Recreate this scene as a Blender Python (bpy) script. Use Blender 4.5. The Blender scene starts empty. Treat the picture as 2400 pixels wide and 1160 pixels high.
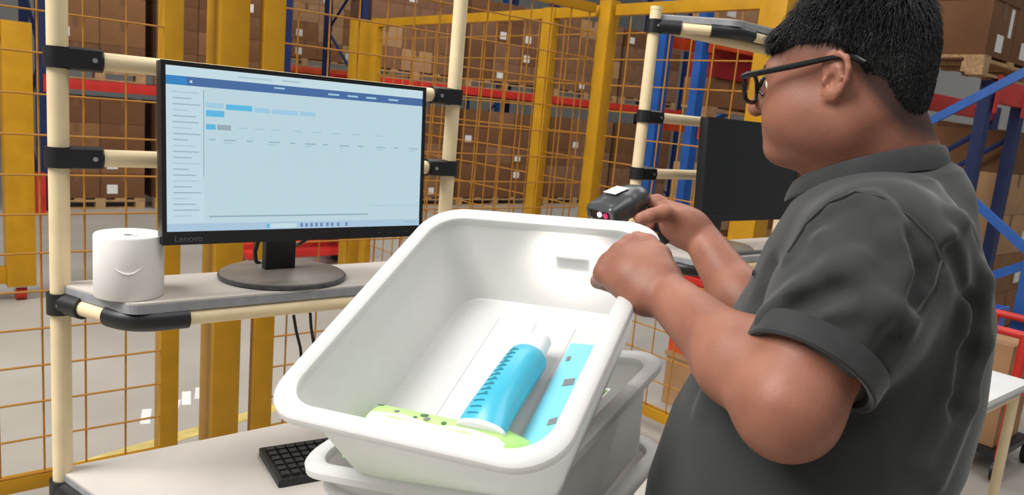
import bpy, bmesh, math, random
import numpy as np
from mathutils import Vector, Matrix

random.seed(7)
rng = np.random.default_rng(7)
scene = bpy.context.scene
COL = scene.collection

# ------------------------------------------------------------------ camera
FPX, CX, CY = 1793.0, 1200.0, 580.0
PITCH, ROLL, HEAD = math.radians(10.1), math.radians(5.28), math.radians(49.5)
CAM = np.array([0.0, 0.0, 1.5])
_fw = np.array([math.cos(HEAD) * math.cos(PITCH), math.sin(HEAD) * math.cos(PITCH), -math.sin(PITCH)])
_r0 = np.array([math.sin(HEAD), -math.cos(HEAD), 0.0])
_u0 = np.cross(_r0, _fw)
_r = math.cos(ROLL) * _r0 + math.sin(ROLL) * _u0
_u = -math.sin(ROLL) * _r0 + math.cos(ROLL) * _u0
cam_data = bpy.data.cameras.new('camera')
cam_data.sensor_width = 36.0
cam_data.lens = FPX / 2400.0 * 36.0
cam_data.clip_start = 0.05
cam_data.clip_end = 200
cam = bpy.data.objects.new('camera', cam_data)
COL.objects.link(cam)
cam.matrix_world = Matrix(((_r[0], _u[0], -_fw[0], CAM[0]), (_r[1], _u[1], -_fw[1], CAM[1]),
                           (_r[2], _u[2], -_fw[2], CAM[2]), (0, 0, 0, 1)))
scene.camera = cam
cam_data.dof.use_dof = True
cam_data.dof.focus_distance = 1.25
cam_data.dof.aperture_fstop = 10.0


def ray(x, y):
    return _fw + (x - CX) / FPX * _r - (y - CY) / FPX * _u


def P(x, y, Z):
    """world point seen at photo pixel x, y and camera depth Z (metres)"""
    return CAM + Z * ray(x, y)


def PY(x, y, Y):
    """world point seen at photo pixel x, y on the upright plane Y"""
    d = ray(x, y)
    return CAM + d * (Y / d[1])


# ------------------------------------------------------------------ world, lamps, exposure
world = bpy.data.worlds.new('world')
scene.world = world
world.use_nodes = True
bg = world.node_tree.nodes['Background']
bg.inputs[0].default_value = (0.93, 0.97, 1.0, 1)
bg.inputs[1].default_value = 0.22


def area(name, loc, size, sizey, power, target=None, color=(1, 1, 1)):
    d = bpy.data.lights.new(name, 'AREA')
    d.shape = 'RECTANGLE'
    d.size, d.size_y, d.energy, d.color = size, sizey, power, color
    o = bpy.data.objects.new(name, d)
    COL.objects.link(o)
    o.location = loc
    if target is not None:
        o.rotation_euler = (Vector(target) - Vector(loc)).to_track_quat('-Z', 'Y').to_euler()
    return o


# roof light strips of the hall (above the frame)
area('roof_light', (-3.0, 2.2, 5.4), 2.5, 4.0, 450, (0.2, 1.6, 0), (1.0, 0.98, 0.95))
area('roof_light', (4.5, 6.0, 7.5), 3.0, 7.0, 250, (4.5, 6.0, 0), (1.0, 0.98, 0.95))
area('roof_light', (1.5, -1.5, 6.5), 4.0, 3.0, 120, (1.2, 0.5, 0), (1.0, 0.98, 0.95))
area('roof_light', (9.0, 2.5, 7.5), 4.0, 5.0, 220, (9.0, 2.5, 0), (1.0, 0.98, 0.95))

vs = scene.view_settings
vs.view_transform = 'Standard'
vs.look = 'None'
vs.gamma = 1.0
vs.use_curve_mapping = False
vs.exposure = 0.2


# ------------------------------------------------------------------ materials
def lin(r, g, b):
    def f(c):
        c /= 255.0
        return c / 12.92 if c <= 0.04045 else ((c + 0.055) / 1.055) ** 2.4
    return (f(r), f(g), f(b), 1.0)


MATS = {}


def mat(name, rgb, rough=0.5, var=0.08, scale=12.0, bump=0.0, bscale=80.0, metal=0.0, spec=0.5, stretch=None):
    """procedural material: base colour with noise variation and fine relief"""
    if name in MATS:
        return MATS[name]
    m = bpy.data.materials.new(name)
    m.use_nodes = True
    nt = m.node_tree
    b = nt.nodes['Principled BSDF']
    b.inputs['Roughness'].default_value = rough
    b.inputs['Metallic'].default_value = metal
    b.inputs['Specular IOR Level'].default_value = spec
    tc = nt.nodes.new('ShaderNodeTexCoord')
    mp = nt.nodes.new('ShaderNodeMapping')
    nt.links.new(tc.outputs['Object'], mp.inputs[0])
    if stretch:
        mp.inputs['Scale'].default_value = stretch
    n = nt.nodes.new('ShaderNodeTexNoise')
    n.inputs['Scale'].default_value = scale
    n.inputs['Detail'].default_value = 4
    nt.links.new(mp.outputs[0], n.inputs['Vector'])
    cr = nt.nodes.new('ShaderNodeValToRGB')
    c = lin(*rgb)
    cr.color_ramp.elements[0].color = tuple(max(0, x * (1 - var * 2)) for x in c[:3]) + (1,)
    cr.color_ramp.elements[1].color = tuple(min(1, x * (1 + var * 2)) for x in c[:3]) + (1,)
    cr.color_ramp.elements[0].position = 0.3
    cr.color_ramp.elements[1].position = 0.7
    nt.links.new(n.outputs['Fac'], cr.inputs[0])
    nt.links.new(cr.outputs[0], b.inputs['Base Color'])
    if bump:
        n2 = nt.nodes.new('ShaderNodeTexNoise')
        n2.inputs['Scale'].default_value = bscale
        n2.inputs['Detail'].default_value = 3
        nt.links.new(mp.outputs[0], n2.inputs['Vector'])
        bp = nt.nodes.new('ShaderNodeBump')
        bp.inputs['Strength'].default_value = bump
        bp.inputs['Distance'].default_value = 0.01
        nt.links.new(n2.outputs['Fac'], bp.inputs['Height'])
        nt.links.new(bp.outputs[0], b.inputs['Normal'])
    MATS[name] = m
    return m


def emat(name, rgb, strength=1.0):
    if name in MATS:
        return MATS[name]
    m = bpy.data.materials.new(name)
    m.use_nodes = True
    nt = m.node_tree
    b = nt.nodes['Principled BSDF']
    b.inputs['Base Color'].default_value = (0.01, 0.01, 0.01, 1)
    b.inputs['Roughness'].default_value = 0.35
    b.inputs['Emission Color'].default_value = lin(*rgb)
    b.inputs['Emission Strength'].default_value = strength
    MATS[name] = m
    return m


def tote_mat():
    m = bpy.data.materials.new('white_plastic')
    m.use_nodes = True
    nt = m.node_tree
    b = nt.nodes['Principled BSDF']
    b.inputs['Base Color'].default_value = (0.86, 0.85, 0.84, 1)
    b.inputs['Roughness'].default_value = 0.42
    n = nt.nodes.new('ShaderNodeTexNoise')
    n.inputs['Scale'].default_value = 30
    cr = nt.nodes.new('ShaderNodeValToRGB')
    cr.color_ramp.elements[0].color = (0.76, 0.755, 0.75, 1)
    cr.color_ramp.elements[1].color = (0.84, 0.835, 0.83, 1)
    nt.links.new(n.outputs['Fac'], cr.inputs[0])
    nt.links.new(cr.outputs[0], b.inputs['Base Color'])
    tr = nt.nodes.new('ShaderNodeBsdfTranslucent')
    tr.inputs[0].default_value = (0.97, 0.965, 0.95, 1)
    mx = nt.nodes.new('ShaderNodeMixShader')
    mx.inputs[0].default_value = 0.42
    nt.links.new(b.outputs[0], mx.inputs[1])
    nt.links.new(tr.outputs[0], mx.inputs[2])
    nt.links.new(mx.outputs[0], nt.nodes['Material Output'].inputs[0])
    return m


def glass_mat():
    m = bpy.data.materials.new('lens_glass')
    m.use_nodes = True
    b = m.node_tree.nodes['Principled BSDF']
    b.inputs['Base Color'].default_value = (0.95, 0.97, 0.97, 1)
    b.inputs['Transmission Weight'].default_value = 1.0
    b.inputs['Roughness'].default_value = 0.02
    b.inputs['IOR'].default_value = 1.05
    return m


CREAM = mat('cream_pipe', (238, 216, 174), 0.35, 0.03, 20)
BLACK = mat('black_plastic', (26, 26, 28), 0.42, 0.1, 40)
STEEL = mat('bolt_steel', (190, 190, 190), 0.3, 0.03, 40, metal=0.9)
BOARD = mat('shelf_laminate', (196, 189, 181), 0.45, 0.03, 6)
EDGE = mat('shelf_edging', (150, 151, 155), 0.45, 0.06, 40)
YELLOW = mat('yellow_paint', (184, 134, 22), 0.45, 0.05, 9, spec=0.3)
WIRE = mat('yellow_wire', (172, 116, 30), 0.5, 0.06, 20)
BLUE = mat('blue_paint', (28, 84, 160), 0.45, 0.08, 8)
NAVY = mat('navy_paint', (16, 34, 84), 0.5, 0.08, 8)
RED = mat('red_paint', (200, 42, 34), 0.45, 0.08, 8)
ORANGE = mat('orange_paint', (212, 78, 36), 0.45, 0.08, 8)
WOOD = mat('pallet_wood', (176, 140, 98), 0.8, 0.15, 8, 0.2, 60, stretch=(1, 6, 6))
CARD = [mat('cardboard_tan', (134, 92, 56), 0.85, 0.06, 5, 0.1, 40),
        mat('cardboard_brown', (112, 73, 42), 0.85, 0.06, 5, 0.1, 40),
        mat('cardboard_grey_brown', (130, 91, 64), 0.85, 0.06, 5, 0.1, 40),
        mat('cardboard_pale', (172, 133, 94), 0.85, 0.06, 5, 0.1, 40)]
TAPE = mat('parcel_tape', (120, 84, 56), 0.35, 0.05, 10)
PAPER = mat('label_paper', (226, 224, 220), 0.7, 0.03, 30)
CONCRETE = mat('floor_concrete', (166, 160, 150), 0.55, 0.06, 1.3, 0.05, 40)
WALLM = mat('wall_panel', (170, 168, 164), 0.7, 0.04, 0.6)
MONBLK = mat('monitor_shell', (20, 20, 22), 0.4, 0.08, 30)


# ------------------------------------------------------------------ mesh helpers
class MB:
    """collects shapes (world coordinates) and builds one mesh object"""

    def __init__(s):
        s.v, s.f, s.mi = [], [], []
        s.m = 0
        s.smooth = False

    def add(s, verts, faces):
        o = len(s.v)
        s.v += [tuple(map(float, p)) for p in verts]
        s.f += [tuple(i + o for i in f) for f in faces]
        s.mi += [s.m] * len(faces)
        return s

    def box(s, a, b, ax=None, c=None):
        """axis aligned box between corners a and b; or box of half sizes a with axes ax around c"""
        if ax is None:
            lo = np.minimum(a, b)
            hi = np.maximum(a, b)
            c = (lo + hi) / 2
            h = (hi - lo) / 2
            ax = np.eye(3)
        else:
            h = np.array(a)
            ax = np.array(ax)
            c = np.array(c)
        vs = []
        for sz in (-1, 1):
            for sx, sy in ((-1, -1), (1, -1), (1, 1), (-1, 1)):
                vs.append(c + sx * h[0] * ax[0] + sy * h[1] * ax[1] + sz * h[2] * ax[2])
        return s.add(vs, [(3, 2, 1, 0), (4, 5, 6, 7), (0, 1, 5, 4), (1, 2, 6, 5), (2, 3, 7, 6), (3, 0, 4, 7)])

    def tube(s, pts, r, n=12, cap=True):
        pts = [np.array(p, float) for p in pts]
        rr = r if hasattr(r, '__len__') else [r] * len(pts)
        up = np.array([0, 0, 1.0])
        rings = []
        t0 = pts[1] - pts[0]
        t0 /= np.linalg.norm(t0)
        if abs(t0[2]) > 0.95:
            up = np.array([1.0, 0, 0])
        e1 = np.cross(t0, up)
        e1 /= np.linalg.norm(e1)
        for i, p in enumerate(pts):
            t = (pts[min(i + 1, len(pts) - 1)] - pts[max(i - 1, 0)])
            t /= np.linalg.norm(t)
            e1 = e1 - t * (e1 @ t)
            e1 /= np.linalg.norm(e1)
            e2 = np.cross(t, e1)
            rings.append([p + rr[i] * (math.cos(a) * e1 + math.sin(a) * e2)
                          for a in [2 * math.pi * k / n for k in range(n)]])
        vs = [q for R in rings for q in R]
        fs = []
        for i in range(len(pts) - 1):
            for k in range(n):
                fs.append((i * n + k, i * n + (k + 1) % n, (i + 1) * n + (k + 1) % n, (i + 1) * n + k))
        if cap:
            fs.append(tuple(range(n - 1, -1, -1)))
            fs.append(tuple((len(pts) - 1) * n + k for k in range(n)))
        return s.add(vs, fs)

    def loft(s, rings, cap0=True, cap1=True, closed=True):
        n = len(rings[0])
        vs = [q for R in rings for q in R]
        fs = []
        for i in range(len(rings) - 1):
            for k in range(n if closed else n - 1):
                fs.append((i * n + k, i * n + (k + 1) % n, (i + 1) * n + (k + 1) % n, (i + 1) * n + k))
        if cap0:
            fs.append(tuple(range(n - 1, -1, -1)))
        if cap1:
            fs.append(tuple((len(rings) - 1) * n + k for k in range(n)))
        return s.add(vs, fs)

    def prism(s, poly, z0, z1):
        n = len(poly)
        vs = [(p[0], p[1], z0) for p in poly] + [(p[0], p[1], z1) for p in poly]
        fs = [tuple(range(n - 1, -1, -1)), tuple(range(n, 2 * n))]
        fs += [(i, (i + 1) % n, n + (i + 1) % n, n + i) for i in range(n)]
        return s.add(vs, fs)

    def mesh(s, name, base=(0, 0, 0), mats=()):
        me = bpy.data.meshes.new(name)
        b = np.array(base, float)
        me.from_pydata([tuple(np.array(p) - b) for p in s.v], [], s.f)
        for m in mats:
            me.materials.append(m)
        if len(mats) > 1:
            me.polygons.foreach_set('material_index', s.mi)
        if s.smooth:
            me.polygons.foreach_set('use_smooth', [True] * len(me.polygons))
        me.update()
        return me


def autosmooth(me, angle=40):
    me.polygons.foreach_set('use_smooth', [True] * len(me.polygons))
    bm = bmesh.new()
    bm.from_mesh(me)
    ca = math.radians(angle)
    for e in bm.edges:
        if len(e.link_faces) == 2 and e.calc_face_angle(0) > ca:
            e.smooth = False
    bm.to_mesh(me)
    bm.free()


def thing(name, label, cat, base=(0, 0, 0), group=None):
    o = bpy.data.objects.new(name, None)
    o.empty_display_size = 0.05
    COL.objects.link(o)
    o.location = base
    o['label'] = label
    o['category'] = cat
    if group:
        o['group'] = group
    o['_b'] = [float(x) for x in base]
    return o


def basis(o):
    while o.parent:
        o = o.parent
    return o.location


def part(name, mb, material, parent, round_=False, bevel=0.0):
    """one mesh child; coordinates given in world space"""
    b = basis(parent)
    mats = material if isinstance(material, (list, tuple)) else [material]
    me = mb.mesh(name, b, mats)
    if bevel:
        bm = bmesh.new()
        bm.from_mesh(me)
        bmesh.ops.bevel(bm, geom=[e for e in bm.edges if len(e.link_faces) == 2 and e.calc_face_angle(0) > 0.9],
                        offset=bevel, segments=2, affect='EDGES', profile=0.7)
        bm.to_mesh(me)
        bm.free()
    if round_ or bevel:
        autosmooth(me)
    o = bpy.data.objects.new(name, me)
    COL.objects.link(o)
    o.parent = parent
    return o


def solo(name, mb, material, label, cat, base=(0, 0, 0), group=None, round_=False, bevel=0.0, kind=None):
    """a thing that is one mesh"""
    root = bpy.data.objects.new(name, None)
    root.location = base
    o = part(name, mb, material, root, round_, bevel)
    o.parent = None
    bpy.data.objects.remove(root)
    o.name = name
    o.location = base
    if label:
        o['label'] = label
    if cat:
        o['category'] = cat
    if group:
        o['group'] = group
    if kind:
        o['kind'] = kind
    return o


def copy_tree(o, parent=None):
    c = o.copy()
    COL.objects.link(c)
    c.parent = parent
    for ch in o.children:
        copy_tree(ch, c)
    return c


# ------------------------------------------------------------------ SDF mesher for organic shapes
def smin(a, b, k):
    h = np.clip(0.5 + 0.5 * (b - a) / k, 0, 1)
    return b + (a - b) * h - k * h * (1 - h)


def A(*v):
    return np.array(v, np.float32)


def cone(a, b, r1, r2, k=0.02, op='+'):
    a = np.asarray(a, np.float32)
    b = np.asarray(b, np.float32)
    ab = b - a
    L2 = float(ab @ ab) + 1e-9

    def f(p):
        t = np.clip(((p - a) @ ab) / L2, 0, 1)
        q = p - a - t[..., None] * ab
        return np.sqrt((q * q).sum(-1)) - (r1 + (r2 - r1) * t)
    return (op, f, (a + b) / 2, float(np.sqrt(L2)) / 2 + max(r1, r2), k)


def ell(c, r, ax=None, k=0.02, op='+'):
    c = np.asarray(c, np.float32)
    r = np.asarray(r, np.float32)
    M = np.eye(3, dtype=np.float32) if ax is None else np.asarray(ax, np.float32)

    def f(p):
        q = (p - c) @ M.T
        k0 = np.sqrt(((q / r) ** 2).sum(-1)) + 1e-9
        k1 = np.sqrt(((q / (r * r)) ** 2).sum(-1)) + 1e-9
        return k0 * (k0 - 1) / k1
    return (op, f, c, float(r.max()), k)


def cutcone(a, b, r1, r2, c, n, k=0.02):
    """tapered limb cut off square by the plane through c"""
    _, f0, bc, br, _ = cone(a, b, r1, r2, k)
    c = np.asarray(c, np.float32)
    n = (np.asarray(n) / np.linalg.norm(n)).astype(np.float32)

    def f(p):
        return np.maximum(f0(p), (p - c) @ n)
    return ('+', f, bc, br, k)


def rbox(c, h, ax, rad, k=0.01, op='+'):
    c = np.asarray(c, np.float32)
    h = np.asarray(h, np.float32) - rad
    M = np.asarray(ax, np.float32)

    def f(p):
        q = np.abs((p - c) @ M.T) - h
        return np.sqrt((np.maximum(q, 0) ** 2).sum(-1)) + np.minimum(q.max(-1), 0) - rad
    return (op, f, c, float(np.linalg.norm(h)) + rad, k)


def half(c, n, op='-', k=0.004, bound=None):
    """half space on the side n points to"""
    c = np.asarray(c, np.float32)
    n = np.asarray(n, np.float32)
    n = n / np.linalg.norm(n)

    bc = None if bound is None else np.asarray(bound[0], np.float32)

    def f(p):
        d = -((p - c) @ n)
        if bc is not None:
            d = np.maximum(d, np.sqrt(((p - bc) ** 2).sum(-1)) - bound[1])
        return d
    return (op, f, c if bound is None else np.asarray(bound[0], np.float32), 9.0 if bound is None else bound[1], k)


def sdf_eval(prims, p):
    d = np.full(p.shape[:-1], 1.0, np.float32)
    for op, f, c, r, k in prims:
        v = f(p).astype(np.float32)
        d = smin(d, v, k) if op == '+' else -smin(-d, v, k)
    return d


def sdf_mesh(prims, lo, hi, h, B=10):
    lo = np.array(lo, np.float32)
    nb = np.maximum(1, np.ceil((np.array(hi) - lo) / (h * B)).astype(int))
    n = nb * B
    bi = np.stack(np.meshgrid(*[np.arange(x) for x in nb], indexing='ij'), -1).reshape(-1, 3)
    bc = (lo + (bi * B + (B - 1) / 2) * h).astype(np.float32)
    dc = sdf_eval(prims, bc)
    diag = h * B * 0.87
    act = np.abs(dc) < diag * 1.35 + 0.012
    V = np.ones(tuple(n), np.float32)
    V6 = V.reshape(nb[0], B, nb[1], B, nb[2], B)
    ins = bi[(~act) & (dc < 0)]
    if len(ins):
        V6[ins[:, 0], :, ins[:, 1], :, ins[:, 2], :] = -1
    ab = bi[act]
    loc = np.stack(np.meshgrid(*[np.arange(B)] * 3, indexing='ij'), -1).reshape(-1, 3)
    abc = bc[act]
    D = np.full((len(ab), B ** 3), 1.0, np.float32)
    base = (lo + ab * B * h).astype(np.float32)
    off = (loc * h).astype(np.float32)
    for op, f, c, r, k in prims:
        idx = np.nonzero(np.linalg.norm(abc - c, axis=1) < r + diag + 2 * k + 0.004)[0]
        for s in range(0, len(idx), 400):
            ii = idx[s:s + 400]
            v = f(base[ii][:, None, :] + off[None]).astype(np.float32)
            D[ii] = smin(D[ii], v, k) if op == '+' else -smin(-D[ii], v, k)
    V6[ab[:, 0], :, ab[:, 1], :, ab[:, 2], :] = D.reshape(-1, B, B, B)
    S = V < 0
    cnt = np.zeros(tuple(n - 1), np.int8)
    for dx in (0, 1):
        for dy in (0, 1):
            for dz in (0, 1):
                cnt += S[dx:n[0] - 1 + dx, dy:n[1] - 1 + dy, dz:n[2] - 1 + dz]
    cells = np.argwhere((cnt > 0) & (cnt < 8))
    acc = np.zeros((len(cells), 3), np.float64)
    num = np.zeros(len(cells))
    corners = [(a, b, c) for a in (0, 1) for b in (0, 1) for c in (0, 1)]
    vals = {q: V[cells[:, 0] + q[0], cells[:, 1] + q[1], cells[:, 2] + q[2]] for q in corners}
    for q in corners:
        for ax in range(3):
            if q[ax] == 0:
                q2 = list(q)
                q2[ax] = 1
                a, b = vals[q], vals[tuple(q2)]
                m = (a < 0) != (b < 0)
                t = np.where(m, a / np.where(m, a - b, 1), 0)
                pt = np.array(q, float)[None] + 0 * acc
                pt[:, ax] += t
                acc += np.where(m[:, None], pt, 0)
                num += m
    verts = lo + (cells + acc / num[:, None]) * h
    idm = np.full(tuple(n - 1), -1, np.int32)
    idm[cells[:, 0], cells[:, 1], cells[:, 2]] = np.arange(len(cells))
    quads = []
    for ax in range(3):
        sl0 = [slice(1, -1)] * 3
        sl1 = [slice(1, -1)] * 3
        sl0[ax] = slice(0, -1)
        sl1[ax] = slice(1, None)
        a, b = S[tuple(sl0)], S[tuple(sl1)]
        e = np.argwhere(a != b)
        if not len(e):
            continue
        flip = a[e[:, 0], e[:, 1], e[:, 2]]
        pos = e + 1
        pos[:, ax] -= 1
        u, w = (ax + 1) % 3, (ax + 2) % 3
        q = []
        for du, dw in ((-1, -1), (0, -1), (0, 0), (-1, 0)):
            c = pos.copy()
            c[:, u] += du
            c[:, w] += dw
            q.append(idm[c[:, 0], c[:, 1], c[:, 2]])
        q = np.stack(q, 1)
        q[~flip] = q[~flip][:, ::-1]
        quads.append(q[(q >= 0).all(1)])
    return verts, np.concatenate(quads)


def relax(verts, quads, it=2, lam=0.5):
    e = np.concatenate([quads[:, [0, 1]], quads[:, [1, 2]], quads[:, [2, 3]], quads[:, [3, 0]]])
    for _ in range(it):
        acc = np.zeros_like(verts)
        num = np.zeros(len(verts))
        for a, b in ((0, 1), (1, 0)):
            for c in range(3):
                acc[:, c] += np.bincount(e[:, a], verts[e[:, b], c], len(verts))
            num += np.bincount(e[:, a], minlength=len(verts))
        verts = verts + lam * (acc / np.maximum(num, 1)[:, None] - verts)
    return verts


def sdf_object(name, prims, lo, hi, h, material, base, smooth_it=2):
    v, q = sdf_mesh(prims, lo, hi, h)
    v = relax(v, q, smooth_it)
    me = bpy.data.meshes.new(name)
    vb = (v - np.array(base)).astype(np.float32)
    me.vertices.add(len(vb))
    me.vertices.foreach_set('co', vb.ravel())
    me.loops.add(len(q) * 4)
    me.loops.foreach_set('vertex_index', q.astype(np.int32).ravel())
    me.polygons.add(len(q))
    me.polygons.foreach_set('loop_start', np.arange(0, len(q) * 4, 4, dtype=np.int32))
    me.polygons.foreach_set('loop_total', np.full(len(q), 4, np.int32))
    me.polygons.foreach_set('use_smooth', np.ones(len(q), bool))
    me.update(calc_edges=True)
    me.validate()
    for m in (material if isinstance(material, (list, tuple)) else [material]):
        me.materials.append(m)
    o = bpy.data.objects.new(name, me)
    COL.objects.link(o)
    return o, v, q


def hit(prims, x, y, z0=0.6, z1=1.8):
    """where the line of sight through a photo pixel first meets the surface"""
    d = ray(x, y)
    L = np.linalg.norm(d)
    t = z0
    for _ in range(160):
        p = CAM + t * d
        v = float(sdf_eval(prims, p[None].astype(np.float32))[0])
        if v < 0.0006:
            return p
        t += max(0.0008, v * 0.7) / L
        if t > z1:
            break
    return CAM + t * d

# ================================================================== the setting
def structure(name, mb, material, kind='structure'):
    o = solo(name, mb, material, None, None)
    o['kind'] = kind
    return o


fl = structure('floor', MB().box((-8, -5, -0.1), (22, 22, 0)), CONCRETE)
structure('wall_back', MB().box((-8, 18.0, 0), (22, 18.2, 9)), WALLM)
structure('wall_right', MB().box((19.0, -5, 0), (19.2, 18.0, 9)), WALLM)
# painted floor marks
FY = mat('floor_line_yellow', (206, 184, 110), 0.6, 0.12, 14)
FWH = mat('floor_line_white', (226, 226, 222), 0.6, 0.08, 14)


def floor_strip(name, a, b, w, material):
    a, b = np.array(a), np.array(b)
    d = (b - a) / np.linalg.norm(b - a)
    nrm = np.array([-d[1], d[0]]) * w / 2
    return structure(name, MB().prism([a - nrm, b - nrm, b + nrm, a + nrm], 0.0, 0.0015), material)


floor_strip('trim_1', (-1.5, 2.62), (2.7, 3.62), 0.08, FY)
# white lettered mark on the floor: short white strokes
k = 1
for (u0, w0, l0) in ((0.0, 0.04, 0.16), (0.09, 0.04, 0.16), (0.18, 0.04, 0.12), (0.27, 0.04, 0.16), (0.36, 0.04, 0.14)):
    k += 1
    floor_strip('trim_%d' % k, (0.88 + u0 * 0.8, 3.40 + u0 * 0.5), (0.88 + u0 * 0.8 + 0.05, 3.40 + u0 * 0.5 + l0), w0, FWH)

# ------------------------------------------------------------------ mesh safety fence
FH = 2.06       # fence height
FYP = 2.80      # plane of the fence behind the stations
FXP = 2.864     # plane of the fence running away on the right
G = 0.126       # wire pitch
WR = 0.0036


def wire(panel, a, b):
    return part('wire', MB().tube([a, b], WR, 6), WIRE, panel)


def panel_x(x0, x1, label, posts, phase=0.033, top=True):
    t = thing('mesh_fence_panel', label, 'fence', ((x0 + x1) / 2, FYP, 0))
    for (pa, pb, d) in posts:
        part('frame_post', MB().box((pa, FYP, 0.02), (pb, FYP + d, FH)), YELLOW, t, bevel=0.004)
    part('bottom_rail', MB().box((x0, FYP, 0.10), (x1, FYP + 0.04, 0.15)), YELLOW, t, bevel=0.003)
    part('top_rail', MB().box((x0, FYP + 0.003, FH - 0.045), (x1, FYP + 0.038, FH - 0.001)), YELLOW, t, bevel=0.003)
    x = math.ceil((x0 - phase) / G) * G + phase
    while x < x1 - 0.02:
        if not any(pa - 0.02 < x < pb + 0.02 for pa, pb, _ in posts):
            wire(t, (x, FYP + 0.012, 0.12), (x, FYP + 0.012, FH - 0.02))
        x += G
    z = 0.157
    while z < FH - 0.05:
        wire(t, (x0, FYP + 0.004, z), (x1, FYP + 0.004, z))
        z += G
    return t


panel_x(-1.7, 0.84, 'yellow wire mesh fence panel behind the left end of the front desk', [(0.776, 0.84, 0.075), (-1.7, -1.636, 0.075)])
panel_x(1.12, 2.80, 'yellow wire mesh fence panel behind the lit monitor', [(1.12, 1.20, 0.045)], phase=0.12)
OCHRE = YELLOW
solo('fence_post', MB().box((0.963, FYP, 0), (1.067, FYP + 0.15, 2.6)), YELLOW,
     'thick yellow square post between two mesh fence panels behind the monitor', 'post', (1.0, FYP, 0), bevel=0.006)
solo('fence_post', MB().box((FXP - 0.035, 2.735, 0), (FXP + 0.035, 2.815, FH + 0.02)), YELLOW,
     'thick yellow corner post left of the second station', 'post', (FXP, 2.77, 0), bevel=0.006)


def panel_y(y0, y1, label, posts, phase=0.0):
    t = thing('mesh_fence_panel', label, 'fence', (FXP, (y0 + y1) / 2, 0))
    for (pa, pb, d) in posts:
        part('frame_post', MB().box((FXP - d / 2, pa, 0.02), (FXP + d / 2, pb, FH + 0.003)), YELLOW, t, bevel=0.004)
    part('bottom_rail', MB().box((FXP - 0.02, y0, 0.10), (FXP + 0.02, y1, 0.15)), YELLOW, t, bevel=0.003)
    part('top_rail', MB().box((FXP - 0.020, y0, FH - 0.055), (FXP + 0.020, y1, FH - 0.001)), YELLOW, t, bevel=0.003)
    y = y0 + phase + G
    while y < y1 - 0.02:
        if not any(pa - 0.02 < y < pb + 0.02 for pa, pb, _ in posts):
            wire(t, (FXP - 0.008, y, 0.12), (FXP - 0.008, y, FH - 0.02))
        y += G
    z = 0.157
    while z < FH - 0.05:
        wire(t, (FXP, y0, z), (FXP, y1, z))
        z += G
    return t


panel_y(3.155, 5.12, 'long yellow wire mesh fence panel receding behind the lit monitor', [(3.16, 3.25, 0.05), (5.03, 5.12, 0.05)])
panel_y(2.825, 3.15, 'narrow yellow mesh fence panel beside the corner post', [])
panel_y(1.86, 2.715, 'yellow wire mesh fence panel behind the second station', [(1.86, 1.90, 0.05)])
solo('fence_post', MB().box((FXP - 0.05, 1.76, 0), (FXP + 0.05, 1.855, FH + 0.02)), YELLOW,
     'yellow square fence post above the second station tray, beside the man\'s hair', 'post', (FXP, 1.8, 0), bevel=0.006)
solo('fence_post', MB().box((FXP - 0.05, 5.23, 0), (FXP + 0.05, 5.40, FH)), YELLOW,
     'yellow square fence post farthest away, at the far end of the receding fence', 'post', (FXP, 5.3, 0), bevel=0.006)

# rolling yellow gate at the far left
g = thing('rolling_gate', 'yellow box frame gate on casters beyond the mesh fence at far left', 'gate', (0.1, 5.72, 0))
part('stile', MB().box((0.64, 5.65, 0.10), (0.80, 5.80, 1.76)), YELLOW, g, bevel=0.006)
part('stile', MB().box((-0.62, 5.65, 0.10), (-0.48, 5.80, 1.76)), YELLOW, g, bevel=0.006)
part('top_rail', MB().box((-0.48, 5.67, 1.66), (0.64, 5.78, 1.76)), YELLOW, g, bevel=0.006)
part('bottom_rail', MB().box((-0.48, 5.67, 0.12), (0.64, 5.78, 0.22)), YELLOW, g, bevel=0.006)
for cx in (0.72, -0.55):
    c = part('caster_fork', MB().box((cx - 0.035, 5.69, 0.05), (cx + 0.035, 5.76, 0.10)), STEEL, g)
    part('caster_wheel', MB().tube([(cx - 0.03, 5.725, 0.05), (cx + 0.03, 5.725, 0.05)], 0.05, 16), RED, c, round_=True)
for i in range(6):
    xx = -0.30 + i * 0.16
    part('bar', MB().tube([(xx, 5.72, 0.2), (xx, 5.72, 1.68)], 0.008, 6), YELLOW, g)


# ------------------------------------------------------------------ pallets and cartons
def make_pallet(w, d):
    o = thing('pallet', 'p', 'pallet')
    for i in range(5):
        x0 = -w / 2 + i * (w - 0.11) / 4
        part('deck_board', MB().box((x0, 0, 0.105), (x0 + 0.11, d, 0.125)), WOOD, o)
    for i in range(3):
        x0 = -w / 2 + i * (w - 0.10) / 2
        part('block', MB().box((x0, 0.0, 0.018), (x0 + 0.10, 0.13, 0.083)), WOOD, o)
    part('bottom_board', MB().box((-w / 2, 0.0, 0.0), (w / 2, 0.10, 0.018)), WOOD, o)
    part('stringer_board', MB().box((-w / 2, 0.0, 0.083), (w / 2, 0.12, 0.105)), WOOD, o)
    return o


PALS = {}


def pallet(x, y, z, w, d, label):
    key = (round(w, 2), round(d, 2))
    if key in PALS:
        o = copy_tree(PALS[key])
    else:
        o = PALS[key] = make_pallet(w, d)
    o.location = (x, y, z)
    o['label'] = label
    o['group'] = 'wooden pallets on the racks'
    return o


CARTS = {}


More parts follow.
